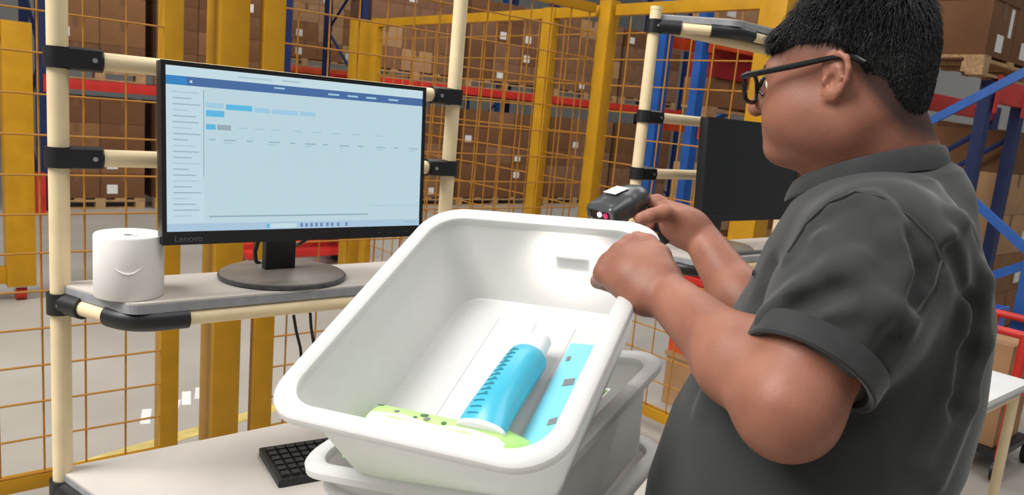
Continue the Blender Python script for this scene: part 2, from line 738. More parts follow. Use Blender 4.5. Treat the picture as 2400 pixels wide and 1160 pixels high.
def make_carton(w, d, h, ci, lab):
    mb = MB().box((-w / 2, 0, 0), (w / 2, d, h))
    o = solo('carton', mb, CARD[ci], 'c', 'carton', (0, 0, 0), bevel=0.004)
    part('tape_strip', MB().box((-0.025, -0.001, h - 0.10), (0.025, 0.0, h)).box((-0.025, -0.001, h), (0.025, d, h + 0.001)), TAPE, o)
    if lab == 1:
        part('label', MB().box((-w * 0.36, -0.0015, h * 0.18), (-w * 0.12, 0, h * 0.55)), PAPER, o)
    if lab == 2:
        part('label', MB().box((-w * 0.16, -0.0015, h * 0.1), (w * 0.10, 0, h * 0.42)), PAPER, o)
        part('label', MB().box((w * 0.24, -0.0015, h * 0.42), (w * 0.36, 0, h * 0.95)), PAPER, o)
    return o


ORD = ['bottom', 'second', 'third', 'fourth', 'fifth', 'sixth']
NTH = ['first', 'second', 'third', 'fourth', 'fifth', 'sixth', 'seventh', 'eighth', 'ninth', 'tenth']


def load(x0, y, z, cols, rows, w, d, h, where, tone=None, labs=(0, 0, 0, 0, 1), rowmax=None, jit=0.008):
    """one pallet with cartons stacked in columns and rows on it"""
    W = cols * (w + 0.006)
    pallet(x0 + W / 2, y, z, W, d, 'wooden pallet under the cartons, %s' % where)
    for c in range(cols):
        for r in range(rows if rowmax is None else rowmax[c]):
            ci = random.choice([0, 1, 2, 3]) if tone is None else random.choice(tone)
            lb = random.choice(labs)
            key = (round(w, 3), round(d, 3), round(h, 3), ci, lb)
            if key in CARTS:
                o = copy_tree(CARTS[key])
            else:
                o = CARTS[key] = make_carton(w, d, h, ci, lb)
            o.location = (x0 + w / 2 + c * (w + 0.006), y + random.uniform(0, jit), z + 0.126 + r * (h + 0.002))
            o['label'] = 'brown carton, %s row, %s column, %s' % (ORD[r], NTH[c], where)
            o['group'] = 'cartons, %s' % where


def rack(name_label, xs, y0, depth, beams, top, up_mat, beam_mat, base_name='pallet_rack', bw=0.09, braces=True, bh=0.11):
    t = thing(base_name, name_label, 'rack', ((xs[0] + xs[-1]) / 2, y0, 0))
    for x in xs:
        for y in (y0, y0 + depth):
            u = part('upright', MB().box((x - bw / 2, y - 0.035, 0), (x + bw / 2, y + 0.035, top)), up_mat, t)
            part('foot_plate', MB().box((x - 0.07, y - 0.06, 0), (x + 0.07, y + 0.06, 0.012)), up_mat, u)
        if braces:
            z = 0.15
            s = 0
            while z + 0.75 < top:
                a, b = (y0 + 0.03, y0 + depth - 0.03) if s % 2 == 0 else (y0 + depth - 0.03, y0 + 0.03)
                part('brace', MB().tube([(x, a, z), (x, b, z + 0.72)], 0.02, 6), up_mat, t)
                z += 0.75
                s += 1
    for i in range(len(xs) - 1):
        for zb in beams:
            for y in (y0 - 0.02, y0 + depth + 0.02):
                bmo = part('beam', MB().box((xs[i] + bw / 2, y - 0.025, zb - bh / 2), (xs[i + 1] - bw / 2, y + 0.025, zb + bh / 2)),
                           beam_mat, t, bevel=0.004)
                if y < y0:
                    for x in (xs[i] + bw / 2, xs[i + 1] - bw / 2):
                        part('beam_connector', MB().box((x - 0.03, y - 0.032, zb - bh * 0.95), (x + 0.03, y - 0.025, zb + bh * 0.7)), beam_mat, bmo)
    return t


# left rack: one bay seen between the cream post and the yellow posts
rack('blue and red pallet rack farthest left, behind the cream post and yellow posts', [1.40, 4.05], 9.4, 1.05, [1.355], 4.2, NAVY, RED)
load(1.50, 9.42, 0.0, 2, 4, 0.455, 0.6, 0.275, 'ground left of the left rack', [0, 1, 1], (0, 0, 0, 1))
load(2.53, 9.42, 0.0, 3, 4, 0.455, 0.6, 0.275, 'ground right of the left rack', [1, 1, 2], (0, 0, 0, 0, 1))
load(1.50, 9.42, 1.415, 2, 4, 0.455, 0.6, 0.26, 'beam left of the left rack', [0, 1, 0], (0, 0, 0, 1))
load(2.53, 9.42, 1.415, 3, 4, 0.455, 0.6, 0.26, 'beam right of the left rack', [1, 1, 0], (0, 0, 0, 0, 1))
solo('column_guard', MB().box((1.31, 9.18, 0.0), (1.40, 9.28, 0.42)), RED, 'red column guard at the foot of the left rack upright', 'guard',
     (1.37, 9.23, 0), bevel=0.01)
# long rack to the right of the aisle
rack('long blue and red pallet rack behind the receding mesh fence', [5.1, 8.5, 11.9], 9.4, 1.05, [1.73], 4.4, NAVY, RED)
for bx, nm in ((5.1, 'near'), (8.5, 'far')):
    load(bx + 0.12, 9.42, 0.0, 3, 5, 0.50, 0.6, 0.265, 'ground left, %s bay, long rack' % nm, [1, 2, 2], (0, 0, 0, 0, 1))
    load(bx + 1.75, 9.42, 0.0, 3, 5, 0.50, 0.6, 0.265, 'ground right, %s bay, long rack' % nm, [1, 2, 1], (0, 0, 0, 0, 1))
    load(bx + 0.12, 9.42, 1.79, 3, 4, 0.50, 0.6, 0.29, 'beam left, %s bay, long rack' % nm, [2, 2, 3], (0, 0, 0, 0, 1))
    load(bx + 1.75, 9.42, 1.79, 3, 4, 0.50, 0.6, 0.29, 'beam right, %s bay, long rack' % nm, [2, 2, 1], (0, 0, 0, 1))
# rack seen through the aisle, farther back
rack('blue pallet rack with pale cartons, far back through the aisle', [4.4, 7.2, 10.0], 12.6, 1.05, [1.86], 4.6, BLUE, ORANGE)
load(4.6, 12.62, 1.93, 5, 4, 0.46, 0.6, 0.30, 'beam, left bay, far aisle rack', [3, 3, 0], (0, 0, 0, 1))
load(4.6, 12.62, 0.0, 5, 5, 0.46, 0.6, 0.30, 'ground, left bay, far aisle rack', [3, 0], (0, 0, 0, 1))
load(7.4, 12.62, 1.93, 5, 4, 0.46, 0.6, 0.30, 'beam, right bay, far aisle rack', [3, 3, 0], (0, 0, 0, 1))
# rack at the far left edge
rack('blue pallet rack with orange beams at the left edge of the photo', [-1.9, 0.75], 11.2, 1.05, [1.30, 0.42], 4.4, BLUE, ORANGE, bh=0.09)
load(-1.6, 11.22, 1.35, 4, 4, 0.50, 0.6, 0.27, 'upper orange beam at left edge', [2, 3], (0, 0, 0, 1))
load(-1.6, 11.22, 0.47, 4, 2, 0.50, 0.6, 0.27, 'lower orange beam at left edge', [1, 2], (0, 0, 0, 1))

# red pallet truck standing by the long rack
pj = thing('pallet_truck', 'red pallet truck frame on the floor below the lit monitor', 'pallet truck', (3.2, 6.3, 0))
part('fork', MB().box((2.35, 6.10, 0.09), (3.30, 6.24, 0.15)), RED, pj, bevel=0.01)
part('fork', MB().box((2.35, 6.46, 0.09), (3.30, 6.60, 0.15)), RED, pj, bevel=0.01)
part('head', MB().box((3.22, 6.06, 0.07), (3.36, 6.64, 0.46)), RED, pj, bevel=0.01)
part('crossbar', MB().box((2.60, 6.06, 0.34), (3.24, 6.16, 0.44)), RED, pj, bevel=0.01)
part('drawbar', MB().tube([(3.33, 6.35, 0.40), (3.52, 6.35, 0.75)], 0.018, 8), BLACK, pj)
for yy in (6.17, 6.53):
    part('roller', MB().tube([(2.45, yy - 0.05, 0.04), (2.45, yy + 0.05, 0.04)], 0.04, 12), BLACK, pj, round_=True)
part('steer_wheel', MB().tube([(3.30, 6.30, 0.08), (3.30, 6.40, 0.08)], 0.08, 14), BLACK, pj, round_=True)

# nearer rack behind the second station
rf = rack('bright blue pallet rack with red bins behind the second station', [4.86, 7.7], 3.70, 0.36, [1.50, 2.15], 4.2, BLUE, ORANGE, bh=0.09, braces=False)
part('back_brace', MB().tube([PY(1655, 292, 4.12), PY(1810, 205, 4.12)], 0.028, 6), BLUE, rf)
load(5.1, 3.74, 1.55, 5, 1, 0.48, 0.28, 0.22, 'lower beam of bright blue rack', [0, 3], (0, 0, 0, 1))
load(5.1, 3.74, 0.0, 5, 4, 0.48, 0.28, 0.27, 'ground of bright blue rack', [0, 1, 3], (0, 0, 0, 1))
load(5.1, 3.74, 2.20, 5, 3, 0.48, 0.28, 0.27, 'upper beam of bright blue rack', [0, 3], (0, 0, 0, 1))
REDB = mat('red_bin_plastic', (150, 26, 24), 0.5, 0.06, 10)


def bin_mesh(x0, y0, z0, w, d, h, t=0.012):
    mb = MB()
    mb.box((x0, y0, z0), (x0 + w, y0 + d, z0 + t))
    mb.box((x0, y0, z0 + t), (x0 + t, y0 + d, z0 + h))
    mb.box((x0 + w - t, y0, z0 + t), (x0 + w, y0 + d, z0 + h))
    mb.box((x0 + t, y0, z0 + t), (x0 + w - t, y0 + t, z0 + h))
    mb.box((x0 + t, y0 + d - t, z0 + t), (x0 + w - t, y0 + d, z0 + h))
    return mb


for i in range(4):
    b = solo('storage_bin', bin_mesh(5.12 + i * 0.50, 3.72, 1.898, 0.46, 0.28, 0.18), REDB,
             'dark red plastic bin, %s from the blue upright, behind the second station' % NTH[i], 'bin', (5.12 + i * 0.5, 3.72, 1.898), 'red bins on the blue rack')
    part('rim', MB().box((5.11 + i * 0.50, 3.712, 2.06), (5.59 + i * 0.50, 3.72, 2.085)), REDB, b)

# ---- racks on the right behind the man
rack('navy upright pallet rack with red beams at the right edge', [5.72, 6.35, 8.9], 2.0, 1.0, [1.92], 1.98, NAVY, RED, bh=0.15)
load(6.5, 2.02, 0.0, 4, 5, 0.52, 0.6, 0.31, 'ground of navy rack at right edge', [0, 1, 3], (0, 0, 0, 1))
load(7.85, 3.12, 0.0, 5, 5, 0.52, 0.6, 0.33, 'floor behind the navy rack', [0, 1], (0, 0, 0, 1))
load(5.45, 1.96, 1.996, 4, 3, 0.44, 0.6, 0.34, 'high up with white labels', [1, 0], (2, 2))
# end frame of a nearer rack: blue zigzag bracing
ef = thing('rack_end_frame', 'bright blue rack end frame with zigzag bracing at the right edge', 'rack', (4.5, 1.66, 0))
for yy in (1.20, 2.12):
    u = part('upright', MB().box((4.46, yy - 0.045, 0), (4.54, yy + 0.045, 3.4)), BLUE, ef, bevel=0.006)
    part('foot_plate', MB().box((4.42, yy - 0.07, 0), (4.58, yy + 0.07, 0.012)), BLUE, u)
for (a, b) in (((2.10, 1.47), (1.22, 2.06)), ((2.10, 1.66), (1.22, 1.02)), ((1.22, 0.98), (2.10, 0.42)), ((1.22, 2.12), (2.10, 2.75))):
    part('brace', MB().box((0.012, 0.5 * math.dist(a, b), 0.022),  None,
         ax=[(1, 0, 0), (0, (b[0] - a[0]) / math.dist(a, b), (b[1] - a[1]) / math.dist(a, b)),
             (0, -(b[1] - a[1]) / math.dist(a, b), (b[0] - a[0]) / math.dist(a, b))],
         c=(4.5, (a[0] + b[0]) / 2, (a[1] + b[1]) / 2)), BLUE, ef)

# ================================================================== packing stations
def tray_poly(xl, xr, yb, yf, slant, rad=0.045, n=6):
    """board outline: straight back, slanted sides, rounded front corners"""
    pts = [(xl, yb)]
    c = np.array([xl + slant, yf])
    d1 = np.array([xl, yb]) - c
    d1 /= np.linalg.norm(d1)
    p0, p2 = c + d1 * rad, c + np.array([rad, 0])
    left = []
    for i in range(n + 1):
        t = i / n
        left.append((1 - t) ** 2 * p0 + 2 * t * (1 - t) * c + t * t * p2)
    pts += [tuple(p) for p in left]
    pts += [(xl + xr - p[0], p[1]) for p in reversed(left)]
    pts.append((xr, yb))
    return pts


def station(x0, label, shelves, bars, top, feet=True):
    """pipe frame workstation; x0 = left post"""
    x1 = x0 + 0.857
    yb = 1.585
    R = 0.0175
    t = thing('workstation', label, 'workstation', ((x0 + x1) / 2, 1.5, 0))
    for x in (x0, x1):
        p = part('post', MB().tube([(x, yb, 0.0), (x, yb, top)], R, 20), CREAM, t, round_=True)
        part('foot', MB().tube([(x, yb, 0.0), (x, yb, 0.05)], R + 0.006, 14), BLACK, p, round_=True)
        part('post_cap', MB().tube([(x, yb, top - 0.004), (x, yb, top + 0.006)], R + 0.001, 14), CREAM, p, round_=True)
    for z in bars:
        b = part('crossbar', MB().tube([(x0, yb - 0.004, z), (x1, yb - 0.004, z)], R * 0.93, 16), CREAM, t, round_=True)
        for x, s in ((x0, 1), (x1, -1)):
            j = part('pipe_joint', MB().tube([(x, yb, z - 0.0185), (x, yb, z + 0.0185)], R + 0.005, 18)
                     .tube([(x, yb - 0.004, z), (x + s * 0.012, yb - 0.004, z), (x + s * 0.07, yb - 0.004, z)], R + 0.0035, 16)
                     .box((x - 0.004 * s, yb - 0.026, z - 0.0165), (x + s * 0.066, yb + 0.016, z + 0.0165)),
                     BLACK, t, round_=True)
            part('bolt', MB().tube([(x + s * 0.054, yb - 0.029, z), (x + s * 0.054, yb - 0.024, z)], 0.0045, 10), STEEL, j, round_=True)
    for (z, yf, slant, full) in shelves:
        poly = tray_poly(x0 - 0.007, x1 + 0.007, yb + 0.012, yf, slant, 0.025)
        bd = part('shelf_board', MB().prism(poly, z - 0.004, z), BOARD, t)
        cpoly = [(a[0], a[1]) for a in poly]
        cen = np.mean(np.array(cpoly), 0)
        ring = [tuple(np.array(p) + (np.array(p) - cen) / np.linalg.norm(np.array(p) - cen) * 0.0015) for p in cpoly]
        part('edge_strip', MB().prism(ring, z - 0.020, z - 0.0035), EDGE, bd)
        # pipe frame under the board
        zp = z - 0.020 - R * 0.9
        inner = tray_poly(x0, x1, yb, yf + 0.012, slant, 0.045, 8)
        lefts = [np.array([p[0], p[1], zp]) for p in inner]
        m = len(lefts) // 2
        xm = (x0 + x1) / 2
        part('side_rail', MB().tube([lefts[0], lefts[1]], R * 0.88, 14), CREAM, t, round_=True)
        part('side_rail', MB().tube([lefts[-1], lefts[-2]], R * 0.88, 14), CREAM, t, round_=True)
        fr = part('front_rail', MB().tube([lefts[m - 1], lefts[m]], R * 0.88, 14), CREAM, t, round_=True)
        for seq in (lefts[1:m], lefts[m:-1][::-1]):
            a = seq[0] + (lefts[0] - seq[0]) * 0.12 if seq is not None and np.allclose(seq[0], lefts[1]) else seq[0] + (lefts[-1] - seq[0]) * 0.12
            sgn = 1 if seq[-1][0] < xm else -1
            e = seq[-1] + np.array([sgn * 0.045, 0, 0])
            part('elbow_joint', MB().tube([a] + list(seq) + [e], R + 0.003, 16), BLACK, t, round_=True)
        for x, q in ((x0, lefts[1]), (x1, lefts[-2])):
            j = part('pipe_joint', MB().tube([(x, yb, zp - 0.021), (x, yb, zp + 0.019)], R + 0.006, 18)
                     .tube([(x, yb, zp), np.array([x, yb, zp]) + (q - np.array([x, yb, zp])) * 0.42], R + 0.0035, 14), BLACK, t, round_=True)
            part('bolt', MB().tube([(x - 0.008, yb - 0.026, zp), (x - 0.008, yb - 0.022, zp)], 0.004, 8), STEEL, j)
        part('back_rail', MB().tube([(x0, yb, zp), (x1, yb, zp)], R * 0.88, 12), CREAM, t, round_=True)
        if full:      # legs carrying the deep lower table
            for q in (lefts[m - 1], lefts[m]):
                part('leg', MB().tube([(q[0] + (0.03 if q[0] < xm else -0.03), q[1], 0), (q[0] + (0.03 if q[0] < xm else -0.03), q[1], zp)], R, 14), CREAM, t, round_=True)
    return t


st1 = station(0.262, 'cream pipe workstation with white shelves carrying the lit monitor and paper roll',
              [(1.109, 1.398, 0.085, False), (0.735, 1.22, 0.10, True)], [1.52, 1.344], 1.95)
st2 = station(1.835, 'cream pipe workstation behind the man, with raised tray and black monitor',
              [(1.825, 1.40, 0.16, False), (1.109, 1.36, 0.085, False), (0.30, 1.42, 0.06, False)], [1.52, 1.344], 1.84)

# white side table at the right edge
tb = thing('side_table', 'white topped table with cream pipe legs at the right edge behind the man', 'table', (2.6, 1.0, 0))
part('table_top', MB().box((2.15, 0.745, 0.728), (3.03, 1.15, 0.75)), mat('white_laminate', (226, 224, 222), 0.4, 0.02, 6), tb, bevel=0.003)
part('edge_strip', MB().box((2.148, 0.742, 0.724), (3.032, 1.152, 0.729)), EDGE, tb)
for lx in (2.20, 2.985):
    for ly in (0.775, 1.115):
        l = part('leg', MB().tube([(lx, ly, 0), (lx, ly, 0.722)], 0.0165, 14), CREAM, tb, round_=True)
        part('foot', MB().tube([(lx, ly, 0), (lx, ly, 0.03)], 0.021, 12), BLACK, l, round_=True)
part('rail', MB().tube([(2.2, 0.775, 0.70), (2.985, 0.775, 0.70)], 0.015, 12), CREAM, tb, round_=True)
part('rail', MB().tube([(2.2, 1.115, 0.70), (2.985, 1.115, 0.70)], 0.015, 12), CREAM, tb, round_=True)
part('rail', MB().tube([(2.985, 0.775, 0.70), (2.985, 1.115, 0.70)], 0.015, 12), CREAM, tb, round_=True)

# red cart with a carton, and a blue crate behind it
ct = thing('red_cart', 'red tube frame cart holding a carton, beyond the white side table', 'cart', (4.1, 1.16, 0))
for z in (0.42, 0.71):
    part('rail', MB().tube([(3.98, 1.30, z), (3.98, 1.04, z)], 0.019, 12), RED, ct, round_=True)
    part('rail', MB().tube([(4.40, 1.30, z), (4.40, 1.04, z)], 0.019, 12), RED, ct, round_=True)
    part('rail', MB().tube([(3.98, 1.04, z), (4.40, 1.04, z)], 0.019, 12), RED, ct, round_=True)
for (px, py) in ((3.98, 1.30), (3.98, 1.04), (4.40, 1.30), (4.40, 1.04)):
    u = part('upright', MB().tube([(px, py, 0.11), (px, py, 0.715)], 0.021, 12), RED, ct, round_=True)
    part('wheel', MB().tube([(px, py - 0.015, 0.055), (px, py + 0.015, 0.055)], 0.055, 14), BLACK, u, round_=True)
part('deck', MB().box((3.98, 1.04, 0.11), (4.40, 1.30, 0.14)), BLACK, ct)
cb = solo('carton', MB().box((4.02, 1.085, 0.141), (4.36, 1.275, 0.64)), CARD[3], 'pale carton with a white label standing inside the red cart', 'carton', (4.19, 1.18, 0.141), bevel=0.004)
part('tape_strip', MB().box((4.018, 1.16, 0.44), (4.02, 1.20, 0.64)), PAPER, cb)
BLUEP = mat('blue_crate_plastic', (52, 96, 190), 0.45, 0.05, 10)
cr = solo('plastic_crate', bin_mesh(4.72, 1.44, 0.44, 0.34, 0.30, 0.20), BLUEP, 'blue plastic crate on a carton beyond the red cart', 'crate', (4.88, 1.6, 0.44))
part('rim', MB().box((4.71, 1.43, 0.62), (4.72, 1.75, 0.645)).box((4.71, 1.43, 0.62), (5.07, 1.44, 0.645)), BLUEP, cr)
part('label', MB().box((4.7185, 1.68, 0.50), (4.72, 1.72, 0.58)), PAPER, cr)
cb2 = solo('carton', MB().box((4.70, 1.40, 0.0), (5.10, 1.76, 0.44)), CARD[1], 'brown carton on the floor under the blue crate', 'carton', (4.9, 1.58, 0), bevel=0.004)
part('tape_strip', MB().box((4.699, 1.56, 0.3), (4.70, 1.60, 0.44)), TAPE, cb2)

# ------------------------------------------------------------------ monitors
def monitor(c, tilt, w, h, label, lit, base_y, shelf_z):
    c = np.array(c, float)
    ex = np.array([1.0, -0.012, 0])
    ex /= np.linalg.norm(ex)
    n = np.array([0.0, -math.cos(tilt), math.sin(tilt)])
    n -= ex * (n @ ex)
    n /= np.linalg.norm(n)
    ey = np.cross(n, ex)
    AX = [ex, ey, n]
    t = thing('monitor', label, 'monitor', (c[0], base_y, shelf_z))

    def W(u, v, d):      # u, v from screen centre, d towards the viewer
        return c + ex * u + ey * v + n * d
    bl, bt, bb, th = 0.008, 0.008, 0.024, 0.028
    part('housing', MB().box(((w + 2 * bl) / 2, (h + bt + bb) / 2, th / 2), None, AX, W(0, (bt - bb) / 2, -th / 2 - 0.001)), MONBLK, t, bevel=0.004)
    bz = MB()
    bz.box((bl / 2, (h + bt + bb) / 2, 0.002), None, AX, W(-w / 2 - bl / 2, (bt - bb) / 2, 0.0005))
    bz.box((bl / 2, (h + bt + bb) / 2, 0.002), None, AX, W(w / 2 + bl / 2, (bt - bb) / 2, 0.0005))
    bz.box((w / 2, bt / 2, 0.002), None, AX, W(0, h / 2 + bt / 2, 0.0005))
    bz.box((w / 2, bb / 2, 0.002), None, AX, W(0, -h / 2 - bb / 2, 0.0005))
    part('bezel', bz, MONBLK, t)
    # stand: neck, disc base
    zc = shelf_z
    part('back_cover', MB().box((w * 0.22, h * 0.26, 0.012), None, AX, W(0, -0.01, -th - 0.012)), MONBLK, t, bevel=0.006)
    bx, by = c[0] + 0.0, base_y
    part('neck', MB().box((bx - 0.036, by + 0.008, zc + 0.012), (bx + 0.030, by + 0.030, c[2] + 0.02)), MONBLK, t, bevel=0.004)
    rings = []
    Rb = 0.128
    for (rr, zz) in ((Rb, 0.001), (Rb + 0.002, 0.004), (Rb + 0.002, 0.011), (Rb - 0.004, 0.0145), (0.001, 0.0165)):
        rings.append([(bx + rr * math.cos(a), by + rr * 0.92 * math.sin(a), zc + zz) for a in [2 * math.pi * i / 48 for i in range(48)]])
    part('stand_base', MB().loft(rings), mat('stand_grey', (120, 113, 106), 0.4, 0.06, 20), t, round_=True)
    rings2 = [[(bx + rr * math.cos(a), by + rr * 0.92 * math.sin(a), zc + zz) for a in [2 * math.pi * i / 48 for i in range(48)]]
              for (rr, zz) in ((Rb + 0.0015, 0.0005), (Rb + 0.0045, 0.002), (Rb + 0.0045, 0.0085), (Rb + 0.0015, 0.0095))]
    part('base_rim', MB().loft(rings2), mat('stand_rim', (70, 68, 70), 0.35, 0.2, 60), t, round_=True)
    return t, W, AX


m1, W1, AX1 = monitor((0.664, 1.4240, 1.3782), math.radians(4.1), 0.527, 0.2925,
                      'lit widescreen monitor with black bezel showing a pale blue web page', True, 1.515, 1.109)
SW, SH = 0.527, 0.2925
UI = {'page': (197, 224, 234), 'side': (204, 229, 240), 'white': (206, 232, 240), 'bar': (74, 112, 168), 'blue': (52, 138, 205), 'btn': (96, 192, 236),
      'tab': (168, 212, 238), 'grey': (158, 178, 188), 'text': (160, 188, 202), 'faint': (180, 208, 220), 'task': (178, 208, 232), 'icon': (110, 140, 190), 'line': (150, 178, 190)}
UIN = list(UI)
UIM = [emat('screen_' + k, v, 0.75) for k, v in UI.items()]
scr = MB()
lay = [0.0]


def ui(key, u0, v0, u1, v1):
    lay[0] += 1
    d = 0.0006 + 0.000012 * lay[0]
    scr.m = UIN.index(key)
    q = [W1((u - 0.5) * SW, (0.5 - v) * SH, d) for (u, v) in ((u0, v1), (u1, v1), (u1, v0), (u0, v0))]
    scr.add(q, [(0, 1, 2, 3)])


ui('page', 0, 0, 1, 1)
ui('white', 0, 0, 1, 0.058)
ui('bar', 0, 0.058, 1, 0.112)
ui('blue', 0, 0.058, 0.068, 0.112)
ui('white', 0.078, 0.080, 0.086, 0.094)
ui('faint', 0.24, 0.026, 0.36, 0.036)
ui('faint', 0.40, 0.022, 0.47, 0.034)
ui('tab', 0.37, 0.072, 0.41, 0.082)
for u in (0.58, 0.66, 0.74, 0.84):
    ui('tab', u, 0.080, u + 0.045, 0.092)
ui('side', 0, 0.112, 0.122, 0.945)
ui('line', 0.121, 0.13, 0.1235, 0.66)
for i, v in enumerate(np.linspace(0.15, 0.90, 22)):
    L = [0.085, 0.06, 0.09, 0.05, 0.075][i % 5]
    ui('text' if i % 3 else 'faint', 0.022, v, 0.022 + L, v + 0.007)
ui('tab', 0.130, 0.205, 0.190, 0.235)
ui('btn', 0.198, 0.206, 0.290, 0.240)
ui('tab', 0.298, 0.214, 0.355, 0.244)
ui('tab', 0.362, 0.216, 0.462, 0.246)
ui('tab', 0.470, 0.216, 0.53, 0.246)
ui('btn', 0.130, 0.250, 0.192, 0.288)
ui('btn', 0.130, 0.335, 0.163, 0.368)
ui('grey', 0.168, 0.335, 0.215, 0.368)
for u in (0.24, 0.30, 0.36, 0.44, 0.52, 0.60, 0.68, 0.78):
    ui('faint', u, 0.345, u + 0.035, 0.353)
for i, u in enumerate((0.14, 0.19, 0.27, 0.35, 0.43, 0.49, 0.56, 0.63, 0.71, 0.79, 0.87, 0.94)):
    ui('text', u, 0.425, u + 0.022 + 0.02 * (i % 2), 0.433)
    if i % 2:
        ui('faint', u, 0.442, u + 0.03, 0.450)
ui('line', 0.14, 0.905, 0.76, 0.914)
ui('faint', 0.76, 0.845, 1.0, 0.85)
ui('task', 0, 0.952, 1, 1)
ui('white', 0.36, 0.962, 0.46, 0.992)
for u in (0.345, 0.475, 0.495, 0.515, 0.535, 0.555, 0.58, 0.60, 0.625, 0.66):
    ui('icon' if u != 0.345 else 'btn', u, 0.964, u + 0.010, 0.990)
ui('text', 0.93, 0.968, 0.985, 0.975)
part('screen', scr, UIM, m1)


def letters(txt, size, origin, ex, ey, n, material, parent, name='lettering', depth=0.0004):
    cu = bpy.data.curves.new('lettering', 'FONT')
    cu.body = txt
    cu.size = size
    cu.extrude = depth
    tmp = bpy.data.objects.new('tmp_lettering', cu)
    COL.objects.link(tmp)
    dg = bpy.context.evaluated_depsgraph_get()
    me = bpy.data.meshes.new_from_object(tmp.evaluated_get(dg))
    bpy.data.objects.remove(tmp)
    b = np.array(basis(parent))
    for v in me.vertices:
        q = origin + v.co.x * ex + v.co.y * ey + v.co.z * n - b
        v.co = q
    me.materials.clear()
    me.materials.append(material)
    o = bpy.data.objects.new(name, me)
    COL.objects.link(o)
    o.parent = parent
    return o


letters('Lenovo', 0.0165, W1(-SW / 2 + 0.012, -SH / 2 - 0.0185, 0.0027), AX1[0], AX1[1], AX1[2], mat('grey_print', (92, 92, 94), 0.5, 0.02, 30), m1, 'brand_lettering')
for i in range(4):
    part('button', MB().box((0.006, 0.0015, 0.001), None, AX1, W1(SW / 2 - 0.10 + i * 0.022, -SH / 2 - 0.013, 0.003)), mat('button_grey', (48, 48, 50), 0.4, 0.02, 30), m1)
m2, W2, AX2 = monitor((2.1800, 1.3960, 1.3860), math.radians(4.0), 0.50, 0.2825,
                      'switched off black monitor on the second station beside the man\'s face', False, 1.50, 1.109)
part('screen', MB().box((0.25, 0.141, 0.0008), None, AX2, W2(0, 0, 0.0005)), mat('dark_screen', (14, 13, 14), 0.22, 0.05, 10), m2)

# loose cables under the shelf and behind the stand
for pts, lab in (([P(688, 738, 1.70), P(694, 775, 1.70), P(704, 815, 1.72), P(708, 860, 1.74), (0.82, 1.60, 0.741)], 'black cable hanging under the shelf, left of two'),
                 ([P(727, 733, 1.72), P(729, 765, 1.72), P(735, 805, 1.74), P(742, 860, 1.75), (0.86, 1.60, 0.741)], 'black cable hanging under the shelf, right of two')):
    solo('cable', MB().tube(pts, 0.0035, 8), BLACK, lab, 'cable', tuple(np.array(pts[-1])), round_=True)
solo('cable', MB().tube([P(606, 562, 1.66), P(598, 590, 1.66), P(600, 612, 1.66), P(615, 622, 1.67)], 0.0045, 8), BLACK,
     'short black cable looping beside the lit monitor stand', 'cable', tuple(P(600, 625, 1.66)), round_=True)
solo('cable', MB().tube([P(720, 560, 1.80), P(700, 572, 1.79), P(680, 580, 1.76)], 0.004, 8), BLACK,
     'black cable plugged in behind the lit monitor neck', 'cable', tuple(P(690, 575, 1.78)), round_=True)

# paper roll standing on the shelf
def lathe(c, prof, n=40):
    return [[(c[0] + r * math.cos(a), c[1] + r * math.sin(a), c[2] + z) for a in [2 * math.pi * i / n for i in range(n)]] for r, z in prof]


pr = thing('paper_roll', 'white paper label roll standing on the shelf left of the monitor', 'paper roll', (0.352, 1.470, 1.109))
PW = mat('roll_paper', (232, 228, 224), 0.75, 0.015, 20)
part('roll', MB().loft(lathe((0.352, 1.470, 1.1095), [(0.012, 0.0), (0.0565, 0.0), (0.0580, 0.002), (0.0580, 0.109), (0.0565, 0.112), (0.048, 0.1105), (0.035, 0.1085), (0.013, 0.1085), (0.012, 0.106), (0.012, 0.0)]), False, False),
     PW, pr, round_=True)
part('core', MB().loft(lathe((0.352, 1.470, 1.1095), [(0.0095, 0.001), (0.0120, 0.001), (0.0120, 0.1095), (0.0095, 0.1095), (0.0095, 0.001)], 24), False, False),
     PAPER, pr, round_=True)
sm = MB()
a0 = math.atan2(-1.470, -0.352)
arc = []
for i in range(13):
    t = i / 12
    a = a0 - 0.42 + 0.84 * t
    zz = 0.060 - 0.012 * math.sin(math.pi * t) + 0.004 * t
    arc.append((0.352 + 0.0582 * math.cos(a), 1.470 + 0.0582 * math.sin(a), 1.1095 + zz))
sm.tube(arc, [0.0006 + 0.0016 * math.sin(math.pi * i / 12) for i in range(13)], 6)
part('printed_mark', sm, mat('pale_print', (227, 222, 217), 0.7, 0.02, 20), pr, round_=True)

# keyboard on the lower table
kb_c = np.array([0.808, 1.365, 0.0])
kb_a = math.radians(-8)
KX = np.array([math.cos(kb_a), math.sin(kb_a), 0])
KY = np.array([-math.sin(kb_a), math.cos(kb_a), 0.0])
KZ = np.array([0, 0, 1.0])
kb = thing('keyboard', 'black keyboard on the lower table partly under the white totes', 'keyboard', (kb_c[0], kb_c[1], 0.735))
part('case', MB().box((0.215, 0.078, 0.008), None, [KX, KY, KZ], kb_c + KZ * 0.7435), BLACK, kb, bevel=0.004)
KEYM = mat('key_plastic', (40, 38, 40), 0.5, 0.1, 60)
key_me = MB().box((0.0078, 0.0078, 0.003), None, np.eye(3), (0, 0, 0)).mesh('key', (0, 0, 0), [KEYM])
for rrow in range(6):
    for ccol in range(20):
        if rrow == 0 and 5 <= ccol <= 12:
            continue
        kp = kb_c + KX * (-0.197 + ccol * 0.0207) + KY * (-0.060 + rrow * 0.0232) + KZ * 0.7545
        o = bpy.data.objects.new('key', key_me)
        COL.objects.link(o)
        o.parent = kb
        o.location = Vector(kp) - kb.location
        o.rotation_euler = (0, 0, kb_a)
